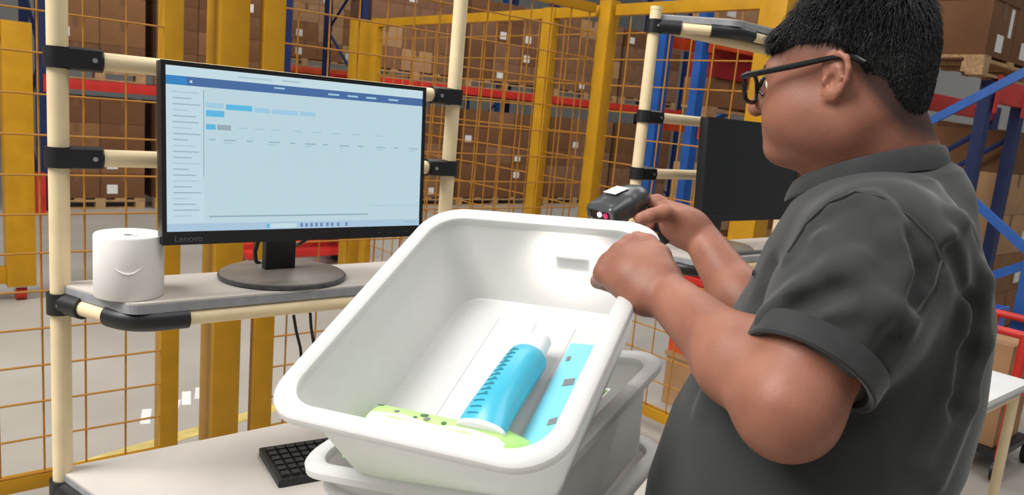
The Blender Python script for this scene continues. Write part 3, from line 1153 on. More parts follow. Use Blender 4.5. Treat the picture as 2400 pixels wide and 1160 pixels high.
part('space_key', MB().box((0.075, 0.0078, 0.003), None, [KX, KY, KZ], kb_c + KX * (-0.197 + 8.5 * 0.0207) + KY * (-0.060) + KZ * 0.7545), KEYM, kb)

# ------------------------------------------------------------------ totes
TOTE = tote_mat()
TR = np.array([[0.4261, 0.7949, -0.4318], [-0.9021, 0.4094, -0.1365], [0.0683, 0.4477, 0.8916]])   # columns: right, far, up
TC = np.array([0.6567, 0.8271, 1.2214])


def rrect(w, l, r, z, n=8):
    pts = []
    for (sx, sy, a0) in ((1, 1, 0), (-1, 1, 90), (-1, -1, 180), (1, -1, 270)):
        for i in range(n + 1):
            a = math.radians(a0 + 90 * i / n)
            pts.append((sx * (w - r) + r * math.cos(a), sy * (l - r) + r * math.sin(a), z))
    return pts


TW, TL, TD = 0.210, 0.255, 0.155


def tote(Rm, c, label, name='tote'):
    c = np.array(c, float)
    Rm = np.array(Rm, float)

    def T(pts):
        return [c + Rm @ np.array(p) for p in pts]
    t = thing(name, label, 'tote', tuple(c + Rm @ np.array([0, 0, -TD])), None)
    w, l = TW, TL
    rings = [rrect(0.10, 0.15, 0.02, -TD - 0.003), rrect(w - 0.056, l - 0.056, 0.045, -TD - 0.003), rrect(w - 0.048, l - 0.048, 0.048, -TD + 0.004),
             rrect(w - 0.034, l - 0.034, 0.05, -0.07), rrect(w - 0.0225, l - 0.0225, 0.052, -0.012), rrect(w - 0.0225, l - 0.0225, 0.052, -0.004),
             rrect(w - 0.0255, l - 0.0255, 0.05, -0.004), rrect(w - 0.0255, l - 0.0255, 0.05, -0.012), rrect(w - 0.0372, l - 0.0372, 0.048, -0.07),
             rrect(w - 0.051, l - 0.051, 0.042, -TD + 0.014), rrect(w - 0.056, l - 0.056, 0.038, -TD + 0.004), rrect(w - 0.066, l - 0.066, 0.03, -TD), rrect(0.10, 0.15, 0.02, -TD)]
    part('tub', MB().loft([T(q) for q in rings]), TOTE, t, round_=True)
    rim = [rrect(w - 0.0268, l - 0.0268, 0.049, -0.016), rrect(w - 0.0262, l - 0.0262, 0.050, -0.003), rrect(w - 0.022, l - 0.022, 0.053, 0.001), rrect(w - 0.015, l - 0.015, 0.058, 0.002),
           rrect(w - 0.004, l - 0.004, 0.064, 0.001), rrect(w, l, 0.066, -0.003), rrect(w + 0.0005, l + 0.0005, 0.066, -0.013), rrect(w - 0.003, l - 0.003, 0.064, -0.0145),
           rrect(w - 0.004, l - 0.004, 0.063, -0.006), rrect(w - 0.021, l - 0.021, 0.053, -0.006), rrect(w - 0.0215, l - 0.0215, 0.053, -0.016), rrect(w - 0.0268, l - 0.0268, 0.049, -0.016)]
    part('rim', MB().loft([T(q) for q in rim], False, False), TOTE, t, round_=True)
    for sx in (-0.07, 0.0, 0.07):
        part('floor_rib', MB().box((0.0012, l - 0.10, 0.0006), None, Rm.T, c + Rm @ np.array([sx, 0, -TD + 0.0006])), TOTE, t)
    return t, T


t1, T1 = tote(TR, TC, 'tilted white plastic tote on top, held by the man, blue and green packs inside')
part('bar_code_label', MB().box((0.030, 0.0008, 0.0115), None, TR.T, TC + TR @ np.array([0.055, TL - 0.0325, -0.070])), mat('label_grey', (104, 92, 92), 0.6, 0.05, 60), t1)


def frame(yaw, tiltx, tilty):
    return np.array((Matrix.Rotation(yaw, 3, 'Z') @ Matrix.Rotation(tiltx, 3, 'X') @ Matrix.Rotation(tilty, 3, 'Y')))


R2 = frame(math.radians(-70.5), math.radians(9.0), math.radians(-12.0))
t2, T2 = tote(R2, (0.757, 0.897, 1.031), 'middle white plastic tote, tilted slightly, right under the top tote')
R3 = frame(math.radians(-68), math.radians(0.0), math.radians(0.0))
t3, T3 = tote(R3, (0.800, 0.900, 0.925), 'lowest white plastic tote of the stack, level, at the bottom edge')
# low pipe trolley carrying the totes
cz = 0.925 - TD - 0.0035
tr = thing('trolley', 'cream pipe trolley carrying the stack of white totes', 'trolley', (0.80, 0.900, 0))
part('deck', MB().box((0.19, 0.235, 0.010), None, R3.T, (0.80, 0.900, cz - 0.010)), BOARD, tr, bevel=0.003)
for sx in (-1, 1):
    for sy in (-1, 1):
        q = np.array([0.80, 0.900, 0]) + R3 @ np.array([sx * 0.165, sy * 0.21, 0])
        l = part('leg', MB().tube([(q[0], q[1], 0.07), (q[0], q[1], cz - 0.02)], 0.016, 12), CREAM, tr, round_=True)
        part('wheel', MB().tube([(q[0] - 0.012, q[1], 0.035), (q[0] + 0.012, q[1], 0.035)], 0.035, 14), BLACK, l, round_=True)
    a = np.array([0.80, 0.900, 0.2]) + R3 @ np.array([sx * 0.165, -0.21, 0])
    b = np.array([0.80, 0.900, 0.2]) + R3 @ np.array([sx * 0.165, 0.21, 0])
    part('rail', MB().tube([a, b], 0.014, 10), CREAM, tr, round_=True)

# ---- packs in the top tote (coordinates of the tote: right, far, up from the rim)
CYAN = mat('cyan_pack', (66, 172, 198), 0.28, 0.02, 8)
TEAL = mat('teal_print', (22, 124, 146), 0.35, 0.02, 8)
WCAP = mat('white_cap', (232, 232, 232), 0.4, 0.01, 8)
GREEN = mat('green_pack', (178, 226, 132), 0.4, 0.03, 12)
DKG = mat('dark_green_print', (70, 104, 66), 0.5, 0.05, 20)
GRYP = mat('grey_print_spots', (120, 120, 124), 0.5, 0.05, 20)
LTW = mat('pack_white', (230, 230, 228), 0.45, 0.02, 10)
fl0 = -TD + 0.002
tube_c = np.array([0.041, -0.02, 0])


def ring_l(c, rx, rz, y, n=28):
    return [(c[0] + rx * math.cos(2 * math.pi * i / n), y, c[2] + rz * math.sin(2 * math.pi * i / n)) for i in range(n)]


base_t = tuple(TC + TR @ np.array([0.041, 0, fl0]))
tu = thing('lotion_tube', 'round bright blue tube with white cap lying in the top tote', 'tube', base_t)
zc = fl0 + 0.033


def tz_(y):      # the near end rests on the pouch
    return max(0.0, 0.045 - y) * 0.13


prof = [(-0.130, 0.036, 0.015), (-0.117, 0.036, 0.019), (-0.087, 0.0340, 0.026), (-0.04, 0.032, 0.0295), (0.015, 0.0315, 0.0298), (0.033, 0.031, 0.0290), (0.040, 0.028, 0.0265), (0.044, 0.0205, 0.0205)]


def tring(y, rx, rz):
    return T1(ring_l((0.041, 0, zc + tz_(y) - (0.0305 - rz) * 0.3), rx, rz, y))


part('body', MB().loft([tring(y, rx, rz) for y, rx, rz in prof]), CYAN, tu, round_=True)
part('crimp', MB().loft([tring(y, rx, rz) for y, rx, rz in ((-0.1330, 0.0358, 0.0148), (-0.1310, 0.0366, 0.0158), (-0.1270, 0.0368, 0.0168))]), WCAP, tu, round_=True)
part('cap', MB().loft([tring(y, rr, rr) for y, rr in ((0.044, 0.0195), (0.083, 0.0185), (0.086, 0.0170), (0.0865, 0.004))]), WCAP, tu, round_=True)
# row of tall print strokes along the tube
pm = MB()
for i in range(14):
    y = -0.118 + i * 0.0105
    rx, rz = np.interp(y, [p[0] for p in prof], [p[1] for p in prof]), np.interp(y, [p[0] for p in prof], [p[2] for p in prof])
    for (a0, a1, dy, oy) in ((98, 130, 0.0028, 0.0), (98 + (i * 37) % 18, 108 + (i * 37) % 18, 0.0062, 0.0)):
        vs = []
        for yy in (y, y + dy):
            for a in np.linspace(a0, a1, 6):
                a = math.radians(a)
                vs.append((0.041 + (rx + 0.0006) * math.cos(a), yy, zc + tz_(yy) - (0.0305 - rz) * 0.3 + (rz + 0.0006) * math.sin(a)))
        pm.add(T1(vs), [(j, j + 1, j + 7, j + 6) for j in range(5)])
part('print', pm, TEAL, tu)

bx2 = thing('flat_pack', 'flat light blue pack with white print, between blue tube and tote wall', 'pack', tuple(TC + TR @ np.array([0.105, 0, fl0])))
pz = fl0 + 0.012
outline = [(0.082, -0.135), (0.152, -0.150), (0.150, 0.095), (0.082, 0.105)]
rot = [T1([(x, y, fl0 + 0.0015 + max(0, (x - 0.10)) * 0.3) for x, y in outline]), T1([(x, y, pz + 0.002 + max(0, (x - 0.10)) * 0.3) for x, y in outline])]
mb = MB().loft(rot)
part('body', mb, mat('light_cyan_pack', (126, 200, 216), 0.35, 0.03, 10), bx2, bevel=0.003)


def pz_at(x, y):
    return pz + 0.0026 + (x - 0.082) / 0.07 * 0.0156


def blot(pts):
    return MB().add(T1([(x, y, pz_at(x, y)) for x, y in pts]), [tuple(range(len(pts)))])


part('white_print', blot([(0.125, -0.10), (0.150, -0.10), (0.150, 0.0), (0.137, 0.01), (0.128, -0.03), (0.135, -0.06)]), LTW, bx2)
part('grey_print', blot([(0.105, 0.005), (0.122, 0.008), (0.120, 0.022), (0.104, 0.019)]), GRYP, bx2)
part('grey_print', blot([(0.112, -0.075), (0.124, -0.07), (0.122, -0.058), (0.111, -0.063)]), GRYP, bx2)
part('grey_print', blot([(0.090, 0.06), (0.096, 0.062), (0.095, 0.072), (0.089, 0.07)]), GRYP, bx2)

gp = thing('green_pouch', 'long pale green and white pouch lying along the near wall of the top tote', 'pouch', tuple(TC + TR @ np.array([-0.05, -0.15, fl0])))
pts0, pts1, pts2, pts3 = [], [], [], []
def pouch_z(x, t):
    """height of the puffed pouch; t runs across it"""
    e = max(0.05, min(1.0, (x + 0.165) / 0.03, (0.112 - x) / 0.03))
    return fl0 + 0.004 + (0.012 + 0.040 * math.sin(math.pi * t) ** 0.7) * e


PY0, PY1 = -0.190, -0.098
rings = []
for x in np.linspace(-0.163, 0.110, 16):
    rings.append(T1([(x, PY0, fl0 + 0.002)] + [(x, PY0 + (PY1 - PY0) * t, pouch_z(x, t)) for t in np.linspace(0, 1, 9)] + [(x, PY1, fl0 + 0.002)]))
part('body', MB().loft(rings), GREEN, gp, round_=True)
for (x, t, r, m) in ((-0.128, 0.78, 0.005, DKG), (-0.092, 0.66, 0.004, GRYP), (-0.050, 0.72, 0.006, DKG), (-0.040, 0.62, 0.005, GRYP), (-0.012, 0.60, 0.004, DKG), (-0.058, 0.60, 0.003, DKG)):
    vs = []
    for a in [2 * math.pi * i / 8 for i in range(8)]:
        tt = t + r * 1.0 * math.sin(a) / 0.092
        vs.append((x + r * math.cos(a), PY0 + 0.092 * tt, pouch_z(x + r * math.cos(a), tt) + 0.0006))
    part('print', MB().add(T1(vs), [tuple(range(8))]), m, gp)
wb = []
for x in np.linspace(-0.15, 0.098, 12):
    wb.append(T1([(x, PY0 + 0.092 * t, pouch_z(x, t) + 0.0005) for t in (0.2, 0.32, 0.44, 0.56 + 0.04 * math.sin(x * 60))]))
part('white_band', MB().loft(wb, False, False, closed=False), LTW, gp, round_=True)

gp2 = thing('green_white_pack', 'small green and white pack standing by the wall of the middle tote', 'pack', tuple(np.array((0.757, 0.897, 1.031)) + R2 @ np.array([0.11, -0.06, -TD])))
ax2 = [R2[:, 0], R2[:, 1], R2[:, 2]]
cc = np.array((0.757, 0.897, 1.031)) + R2 @ np.array([0.128, 0.085, -0.072])
part('body', MB().box((0.014, 0.06, 0.048), None, ax2, cc), LTW, gp2, bevel=0.006)
part('green_print', MB().box((0.011, 0.018, 0.0006), None, ax2, cc + R2 @ np.array([0.0, 0.03, 0.0482])).box((0.0006, 0.018, 0.016), None, ax2, cc + R2 @ np.array([-0.0142, 0.03, 0.028])), mat('leaf_green', (110, 164, 74), 0.5, 0.08, 30), gp2)

# small things on the second station shelf
solo('pen_tray', MB().box((2.08, 1.372, 1.1095), (2.30, 1.392, 1.119)), mat('grey_plastic', (96, 98, 98), 0.5, 0.05, 20), 'thin grey tray lying on the second station shelf', 'tray', (2.2, 1.38, 1.1095), bevel=0.002)
PINK = mat('pink_plastic', (214, 44, 84), 0.45, 0.03, 20)
pk = thing('clip', 'small pink clip on the white shelf right of the man\'s forearm', 'clip', (2.085, 1.376, 1.119))
part('body', MB().box((2.075, 1.374, 1.1195), (2.098, 1.388, 1.136)), PINK, pk, bevel=0.003)

# bins stacked on the floor beyond the second station, glimpsed between the man's arms
for i, (z, h, m, lab) in enumerate(((0.0, 0.30, CARD[3], 'tan bin at the bottom of the stack glimpsed between the man\'s forearms'),
                                    (0.301, 0.22, ORANGE, 'orange bin in the middle of the stack between the man\'s forearms'),
                                    (0.522, 0.20, RED, 'red bin on top of the stack between the man\'s forearms'))):
    o = solo('storage_bin', bin_mesh(3.30, 2.10, z, 0.55, 0.38, h), m, lab, 'bin', (3.5, 2.3, z), 'floor bins beyond the fence')
    part('rim', MB().box((3.29, 2.09, z + h - 0.03), (3.30, 2.49, z + h)).box((3.29, 2.09, z + h - 0.03), (3.86, 2.10, z + h)), m, o)

# ================================================================== the man
def unit(v):
    v = np.array(v, float)
    return v / np.linalg.norm(v)


F3 = unit((-0.40, 0.916, 0))           # way the body faces
L3 = np.array([-F3[1], F3[0], 0])      # his left
BASE = np.array([0.955, 0.475, 0.0])

# ---- torso rows: photo row, left and right outline, half width across the shoulders
ROWS = [(1160, 1505, 2168, .185), (1000, 1562, 2246, .190), (870, 1640, 2286, .192), (700, 1748, 2312, .192), (600, 1790, 2302, .186),
        (500, 1850, 2268, .165), (430, 1905, 2222, .105), (395, 1945, 2190, .080)]
TZ = 1.03
tz, tcx, tcy, ta, tb_ = [], [], [], [], []
for (y, xl, xr, b) in ROWS:
    c = P((xl + xr) / 2, y, TZ)
    hw = (xr - xl) / 2 / FPX * TZ * 0.93
    a = hw
    tz.append(c[2]); tcx.append(c[0]); tcy.append(c[1]); ta.append(a); tb_.append(b)
# carry on below the frame: hips
tz = [0.78, 0.88] + tz
tcx = [tcx[0] + 0.005, tcx[0] + 0.0] + tcx
tcy = [tcy[0] - 0.010, tcy[0] - 0.005] + tcy
ta = [0.165, 0.185] + ta
tb_ = [0.185, 0.188] + tb_


def torso(grow, z0, z1, k=0.03):
    f2 = F3[:2].astype(np.float32)
    l2 = L3[:2].astype(np.float32)

    def f(p):
        z = p[..., 2]
        cx = np.interp(z, tz, tcx)
        cy = np.interp(z, tz, tcy)
        a = np.interp(z, tz, ta) + grow
        b = np.interp(z, tz, tb_) + grow
        dx, dy = p[..., 0] - cx, p[..., 1] - cy
        u = dx * f2[0] + dy * f2[1]
        w = dx * l2[0] + dy * l2[1]
        q = (np.abs(u / a) ** 2.3 + np.abs(w / b) ** 2.3) ** (1 / 2.3)
        d = (q - 1) * np.minimum(a, b) * 0.9
        return np.maximum(d, np.maximum(z - z1, z0 - z))
    return ('+', f, np.array([np.mean(tcx), np.mean(tcy), (z0 + z1) / 2], np.float32), 0.55, k)


# ---- head frame
HS = 0.98
HC = P(1977, 192, 1.02)
hd = unit((-0.216, 0.976, 0))
hp = math.radians(8)
FH = np.array([hd[0] * math.cos(hp), hd[1] * math.cos(hp), -math.sin(hp)])
LH = np.array([-hd[1], hd[0], 0])
UH = np.cross(FH, LH)
HAX = [LH, FH, UH]


def H(x, y, z):
    return HC + HS * (x * LH + y * FH + z * UH)


def hell(c, r, k=0.02, op='+'):
    return ell(H(*c), [v * HS for v in r], HAX, k * HS, op)


def hcone(a, b, r1, r2, k=0.01, op='+'):
    return cone(H(*a), H(*b), r1 * HS, r2 * HS, k * HS, op)


# ---- joints
SL = P(2060, 588, 0.885)
EL = P(1846, 950, 0.82)
WL = P(1562, 690, 1.045)
NB = P(2068, 395, 1.03)
SHC = np.array([np.interp(SL[2], tz, tcx), np.interp(SL[2], tz, tcy), SL[2]])
SR = SHC - L3 * 0.165 + F3 * 0.01
ER = P(1800, 800, 1.22)
WRr = P(1640, 552, 1.355)

skin = []
# torso core and legs (inside the clothes)
skin.append(torso(-0.016, 0.80, 1.44))
PEL = np.array([tcx[0], tcy[0], 0.90])
for s in (1, -1):
    hip = PEL + L3 * 0.09 * s
    knee = np.array([BASE[0], BASE[1], 0.50]) + L3 * 0.105 * s + F3 * 0.03
    ank = np.array([BASE[0], BASE[1], 0.09]) + L3 * 0.115 * s - F3 * 0.02
    skin += [cone(hip, knee, 0.085, 0.055, 0.04), cone(knee, ank, 0.055, 0.038, 0.03), cone(ank, ank + F3 * 0.10 - np.array([0, 0, 0.045]), 0.038, 0.032, 0.02)]
# neck
skin += [cone(H(0, -0.030, -0.045), NB + F3 * 0.0, 0.066, 0.074, 0.03),
         cone(H(0, 0.005, -0.070), NB + F3 * 0.045 - np.array([0, 0, 0.03]), 0.040 * HS, 0.045 * HS, 0.03)]
# near (left) arm
skin += [cone(SL, EL, 0.064, 0.048, 0.02), cone(SL + (EL - SL) * 0.55 + F3 * 0.010, EL, 0.056, 0.043, 0.02)]
fmid = EL + (WL - EL) * 0.34
skin += [cone(EL, fmid, 0.045, 0.048, 0.03), cone(fmid, WL, 0.048, 0.032, 0.03), ell(EL + np.array([0, 0, -0.008]), (0.044, 0.044, 0.044), None, 0.03)]
# near hand: a fist closed on the tote rim
KN = [P(1480, 572, 1.115), P(1454, 592, 1.106), P(1428, 616, 1.100), P(1414, 642, 1.096)]
for i, kpt in enumerate(KN):
    skin.append(cone(WL + (KN[1] - WL) * 0.25 + (kpt - KN[1]) * 0.6, kpt, 0.025, 0.0140, 0.018))
skin.append(ell(WL + (0.5 * (KN[1] + KN[2]) - WL) * 0.55 + _fw * 0.006, (0.034, 0.028, 0.028), None, 0.025))
FR_ = [0.0120, 0.0122, 0.0115, 0.0105]
for i, kpt in enumerate(KN):
    a = kpt
    b = a + _fw * 0.036 - _r * 0.004 - _u * 0.012
    c = b + _fw * 0.010 + _r * 0.026 - _u * 0.010
    d = c - _fw * 0.014 + _r * 0.018 - _u * 0.002
    r = FR_[i]
    skin += [cone(a, b, r + 0.002, r, 0.008), cone(b, c, r, r * 0.95, 0.004), cone(c, d, r * 0.95, r * 0.85, 0.003)]
# thumb leaves the side of the palm and lies along the rim
th0 = WL + (KN[0] - WL) * 0.18 + _u * 0.010
th1 = P(1545, 600, 1.085)
th2 = P(1520, 570, 1.110)
th3 = P(1492, 558, 1.130)
skin += [cone(th0, th1, 0.021, 0.0165, 0.018), cone(th1, th2, 0.0160, 0.0135, 0.006), cone(th2, th3, 0.0135, 0.0110, 0.004)]
# far (right) arm
skin += [cone(SR, ER, 0.062, 0.048, 0.02)]
rm = ER + (WRr - ER) * 0.35
skin += [cone(ER, rm, 0.044, 0.046, 0.03), cone(rm, WRr, 0.046, 0.031, 0.03)]
# far hand round the scanner grip
HPc = P(1588, 522, 1.365)
KR = [P(1540, 474, 1.385), P(1536, 496, 1.392), P(1542, 520, 1.396), P(1552, 542, 1.397)]
skin.append(ell(WRr + (HPc - WRr) * 0.9, (0.036, 0.034, 0.034), None, 0.025))
for kpt in KR:
    skin.append(cone(WRr + (HPc - WRr) * 0.5, kpt, 0.027, 0.0150, 0.018))
for i, kpt in enumerate(KR):
    r = [0.0112, 0.0115, 0.0110, 0.0100][i]
    if i == 0:      # index on the trigger
        b = P(1506, 476, 1.388)
        c = P(1486, 492, 1.376)
        skin += [cone(kpt, b, r + 0.002, r, 0.006), cone(b, c, r, r * 0.85, 0.004)]
        continue
    b = kpt - _r * 0.028 + _fw * 0.004 - _u * 0.004
    c = b - _r * 0.006 - _fw * 0.026 - _u * 0.004
    d = c + _r * 0.014 - _fw * 0.012
    skin += [cone(kpt, b, r + 0.002, r, 0.006), cone(b, c, r, r * 0.92, 0.003), cone(c, d, r * 0.92, r * 0.8, 0.003)]
skin += [cone(P(1602, 520, 1.345), P(1556, 500, 1.325), 0.020, 0.0150, 0.015), cone(P(1556, 500, 1.325), P(1526, 506, 1.318), 0.0150, 0.0130, 0.006),
         cone(P(1526, 506, 1.318), P(1502, 511, 1.318), 0.0130, 0.0105, 0.004)]
# head
headp = [hell((0, -0.012, 0.032), (0.079, 0.096, 0.083)),
         hell((0, 0.040, -0.020), (0.064, 0.058, 0.078), 0.03),
         hell((0, 0.038, -0.066), (0.056, 0.056, 0.040), 0.03),
         hell((0, 0.084, -0.087), (0.028, 0.022, 0.020), 0.025),
         hell((0, 0.030, -0.090), (0.042, 0.050, 0.024), 0.03),
         hcone((-0.038, 0.080, 0.020), (0.038, 0.080, 0.020), 0.016, 0.016, 0.02)]
for s in (1, -1):
    headp += [hell((s * 0.040, 0.052, -0.038), (0.032, 0.042, 0.040), 0.025),
              hell((s * 0.053, 0.004, -0.056), (0.022, 0.042, 0.038), 0.03),
              hell((s * 0.032, 0.104, 0.002), (0.017, 0.013, 0.011), 0.012, '-')]
headp += [hcone((0, 0.094, 0.012), (0, 0.119, -0.026), 0.009, 0.0135, 0.012),
          hell((0, 0.088, -0.056), (0.030, 0.016, 0.020), 0.015),
          hell((0, 0.101, -0.050), (0.022, 0.008, 0.0055), 0.006), hell((0, 0.099, -0.0635), (0.019, 0.008, 0.0065), 0.006)]
for s in (1, -1):
    headp += [hell((s * 0.0115, 0.102, -0.029), (0.0085, 0.0105, 0.0080), 0.007), hell((s * 0.006, 0.110, -0.036), (0.0032, 0.005, 0.003), 0.003, '-')]
# ears
EC = (-0.010, -0.002)
ES = 0.90
for s in (1, -1):
    loop = [(0.013, 0.004), (0.014, 0.018), (0.006, 0.029), (-0.008, 0.0315), (-0.019, 0.024), (-0.0225, 0.008), (-0.019, -0.008), (-0.010, -0.020), (0.000, -0.029), (0.010, -0.029), (0.012, -0.019)]

    def epos(q):
        q = (q[0] * ES, q[1] * ES)
        back = (0.014 - q[0]) / 0.036
        return (s * (0.0755 + 0.019 * back), EC[0] + q[0], EC[1] + q[1])
    headp.append(hell((s * 0.0800, EC[0] - 0.004, EC[1] - 0.001), (0.0055, 0.0155 * ES, 0.025 * ES), 0.008))
    headp.append(hell((s * 0.083, EC[0] + 0.002, EC[1] - 0.022 * ES), (0.0055, 0.009, 0.009), 0.006))
    for a, b in zip(loop[:-1], loop[1:]):
        headp.append(hcone(epos(a), epos(b), 0.0042, 0.0042, 0.0025))
    anti = [(0.002, 0.016), (-0.008, 0.012), (-0.011, 0.0), (-0.006, -0.012)]
    for a, b in zip(anti[:-1], anti[1:]):
        pa, pb = epos(a), epos(b)
        headp.append(hcone((pa[0] - s * 0.002, pa[1], pa[2]), (pb[0] - s * 0.002, pb[1], pb[2]), 0.0033, 0.0033, 0.003))
    headp.append(hell((s * 0.0870, EC[0] + 0.004, EC[1] - 0.004), (0.0105, 0.0075, 0.0095), 0.002, '-'))
    headp.append(hell((s * 0.0800, EC[0] + 0.013, EC[1] - 0.004), (0.0050, 0.004, 0.005), 0.004))
skin_all = headp + skin

allp = np.array([c for _, _, c, _, _ in skin_all])
lo = np.array([0.60, 0.17, -0.01])
hi = np.array([1.36, 1.02, 1.79])


def skin_material():
    m = bpy.data.materials.new('skin')
    m.use_nodes = True
    nt = m.node_tree
    b = nt.nodes['Principled BSDF']
    b.inputs['Roughness'].default_value = 0.50
    b.inputs['Specular IOR Level'].default_value = 0.35
    b.inputs['Subsurface Weight'].default_value = 0.12
    b.inputs['Subsurface Radius'].default_value = (0.012, 0.005, 0.003)
    b.inputs['Subsurface Scale'].default_value = 0.5
    tc = nt.nodes.new('ShaderNodeTexCoord')
    n = nt.nodes.new('ShaderNodeTexNoise')
    n.inputs['Scale'].default_value = 14
    n.inputs['Detail'].default_value = 5
    nt.links.new(tc.outputs['Object'], n.inputs['Vector'])
    cr = nt.nodes.new('ShaderNodeValToRGB')
    cr.color_ramp.elements[0].color = lin(136, 87, 69)
    cr.color_ramp.elements[1].color = lin(156, 104, 84)
    cr.color_ramp.elements[0].position = 0.35
    cr.color_ramp.elements[1].position = 0.65
    nt.links.new(n.outputs['Fac'], cr.inputs[0])
    at = nt.nodes.new('ShaderNodeAttribute')
    at.attribute_name = 'tone'
    sp = nt.nodes.new('ShaderNodeSeparateColor')
    nt.links.new(at.outputs['Color'], sp.inputs[0])
    m1_ = nt.nodes.new('ShaderNodeMix')
    m1_.data_type = 'RGBA'
    nt.links.new(sp.outputs[0], m1_.inputs[0])
    nt.links.new(cr.outputs[0], m1_.inputs[6])
    m1_.inputs[7].default_value = lin(44, 36, 34)
    m2_ = nt.nodes.new('ShaderNodeMix')
    m2_.data_type = 'RGBA'
    nt.links.new(sp.outputs[1], m2_.inputs[0])
    nt.links.new(m1_.outputs[2], m2_.inputs[6])
    m2_.inputs[7].default_value = lin(164, 92, 86)
    nt.links.new(m2_.outputs[2], b.inputs['Base Color'])
    n2 = nt.nodes.new('ShaderNodeTexNoise')
    n2.inputs['Scale'].default_value = 220
    nt.links.new(tc.outputs['Object'], n2.inputs['Vector'])
    bp = nt.nodes.new('ShaderNodeBump')
    bp.inputs['Strength'].default_value = 0.12
    bp.inputs['Distance'].default_value = 0.002
    nt.links.new(n2.outputs['Fac'], bp.inputs['Height'])
    nt.links.new(bp.outputs[0], b.inputs['Normal'])
    return m


man, mv, mq = sdf_object('person', skin_all, lo, hi, 0.0030, skin_material(), BASE, 2)
man.location = BASE
man['label'] = 'man in a charcoal polo shirt and black glasses scanning a tilted white tote'
man['category'] = 'person'

# hairline in head coordinates: height against fore-aft position on the side of the head
HLY = np.array([-0.13, -0.085, -0.066, -0.046, -0.033, -0.006, 0.034, 0.070, 0.085, 0.14])
HLZ = np.array([-0.085, -0.066, -0.040, -0.010, 0.020, 0.040, 0.046, 0.040, 0.040, 0.052])


def head_local(p):
    q = (p - HC) / HS
    return np.stack([q @ LH, q @ FH, q @ UH], -1)


hl = head_local(mv)
above = hl[:, 2] - np.interp(hl[:, 1], HLY, HLZ)
stub = np.clip((above + 0.026) / 0.030, 0, 1) * (np.linalg.norm(hl, axis=1) < 0.16) * (np.abs(hl[:, 0]) > -1) * (hl[:, 2] > -0.085)
ear_m = (np.abs(hl[:, 0]) > 0.079) & (np.abs(hl[:, 1] + 0.014) < 0.032) & (np.abs(hl[:, 2]) < 0.036)
stub[ear_m] = 0
stub[(hl[:, 1] > 0.075) & (hl[:, 2] < 0.03)] = 0
stub = stub ** 1.3 * 0.85
lip = np.exp(-(((hl[:, 2] + 0.057) / 0.012) ** 2 + (hl[:, 0] / 0.022) ** 2) ** 2) * (hl[:, 1] > 0.095)
brow = ((np.abs(hl[:, 2] - 0.024) < 0.004) & (np.abs(np.abs(hl[:, 0]) - 0.033) < 0.019) & (hl[:, 1] > 0.07)) * 0.9
ca = man.data.color_attributes.new('tone', 'FLOAT_COLOR', 'POINT')
tone = np.zeros((len(mv), 4), np.float32)
tone[:, 0] = np.maximum(stub, brow)
tone[:, 1] = lip * 0.7
tone[:, 3] = 1
if len(man.data.vertices) == len(mv):
    ca.data.foreach_set('color', tone.ravel())

# eyes
for s in (1, -1):
    c = H(s * 0.032, 0.084, 0.002)
    mb = MB().loft([[c + 0.0115 * HS * (math.cos(la) * (math.cos(lo_) * LH + math.sin(lo_) * UH) + math.sin(la) * FH) for lo_ in [2 * math.pi * i / 16 for i in range(16)]]
                    for la in [math.radians(x) for x in (-85, -60, -30, 0, 30, 60, 70, 85)]])
    eo = part('eye', mb, mat('eye_white', (222, 216, 210), 0.25, 0.02, 20), man, round_=True)
    mb = MB().loft([[c + FH * dz * HS + rr * HS * (math.cos(lo_) * LH + math.sin(lo_) * UH) for lo_ in [2 * math.pi * i / 14 for i in range(14)]]
                    for rr, dz in ((0.0058, 0.0095), (0.0050, 0.0115), (0.001, 0.0122))])
    part('iris', mb, mat('iris_brown', (40, 26, 20), 0.2, 0.05, 20), eo, round_=True)

# ---- polo shirt
shirt = [torso(0.0, 0.80, 1.455, 0.02)]
shirt += [cone(P(2085, 495, 1.03), SL, 0.052, 0.070, 0.05), cone(P(2085, 495, 1.03), SR, 0.052, 0.070, 0.05)]
AD = unit(EL - SL)
CUF = SL + AD * (np.dot(P(1884, 852, 0.825) - SL, AD))
shirt += [cone(SL, SL + (CUF - SL) * 0.5, 0.078, 0.080, 0.04), cutcone(SL + (CUF - SL) * 0.5, CUF + AD * 0.05, 0.080, 0.062, CUF, AD, 0.02)]
RD = unit(ER - SR)
CUR = SR + RD * 0.19
shirt += [cutcone(SR, CUR + RD * 0.05, 0.080, 0.066, CUR, RD, 0.03)]
shirt += [cone(P(2110, 462, 1.03), P(2168, 468, 1.0), 0.052, 0.050, 0.05)]
# neck opening
shirt += [cone(H(0, -0.030, -0.06), NB + np.array([0, 0, 0.004]), 0.075, 0.072, 0.006, '-')]
base_shirt = list(shirt)


def fold(pts, r, op='+', depth=0.0, k=0.012):
    q = [hit(base_shirt, x, y) for x, y in pts]
    q = [p + unit(p - CAM) * depth for p in q]
    return [cone(a, b, r, r, k, op) for a, b in zip(q[:-1], q[1:])]


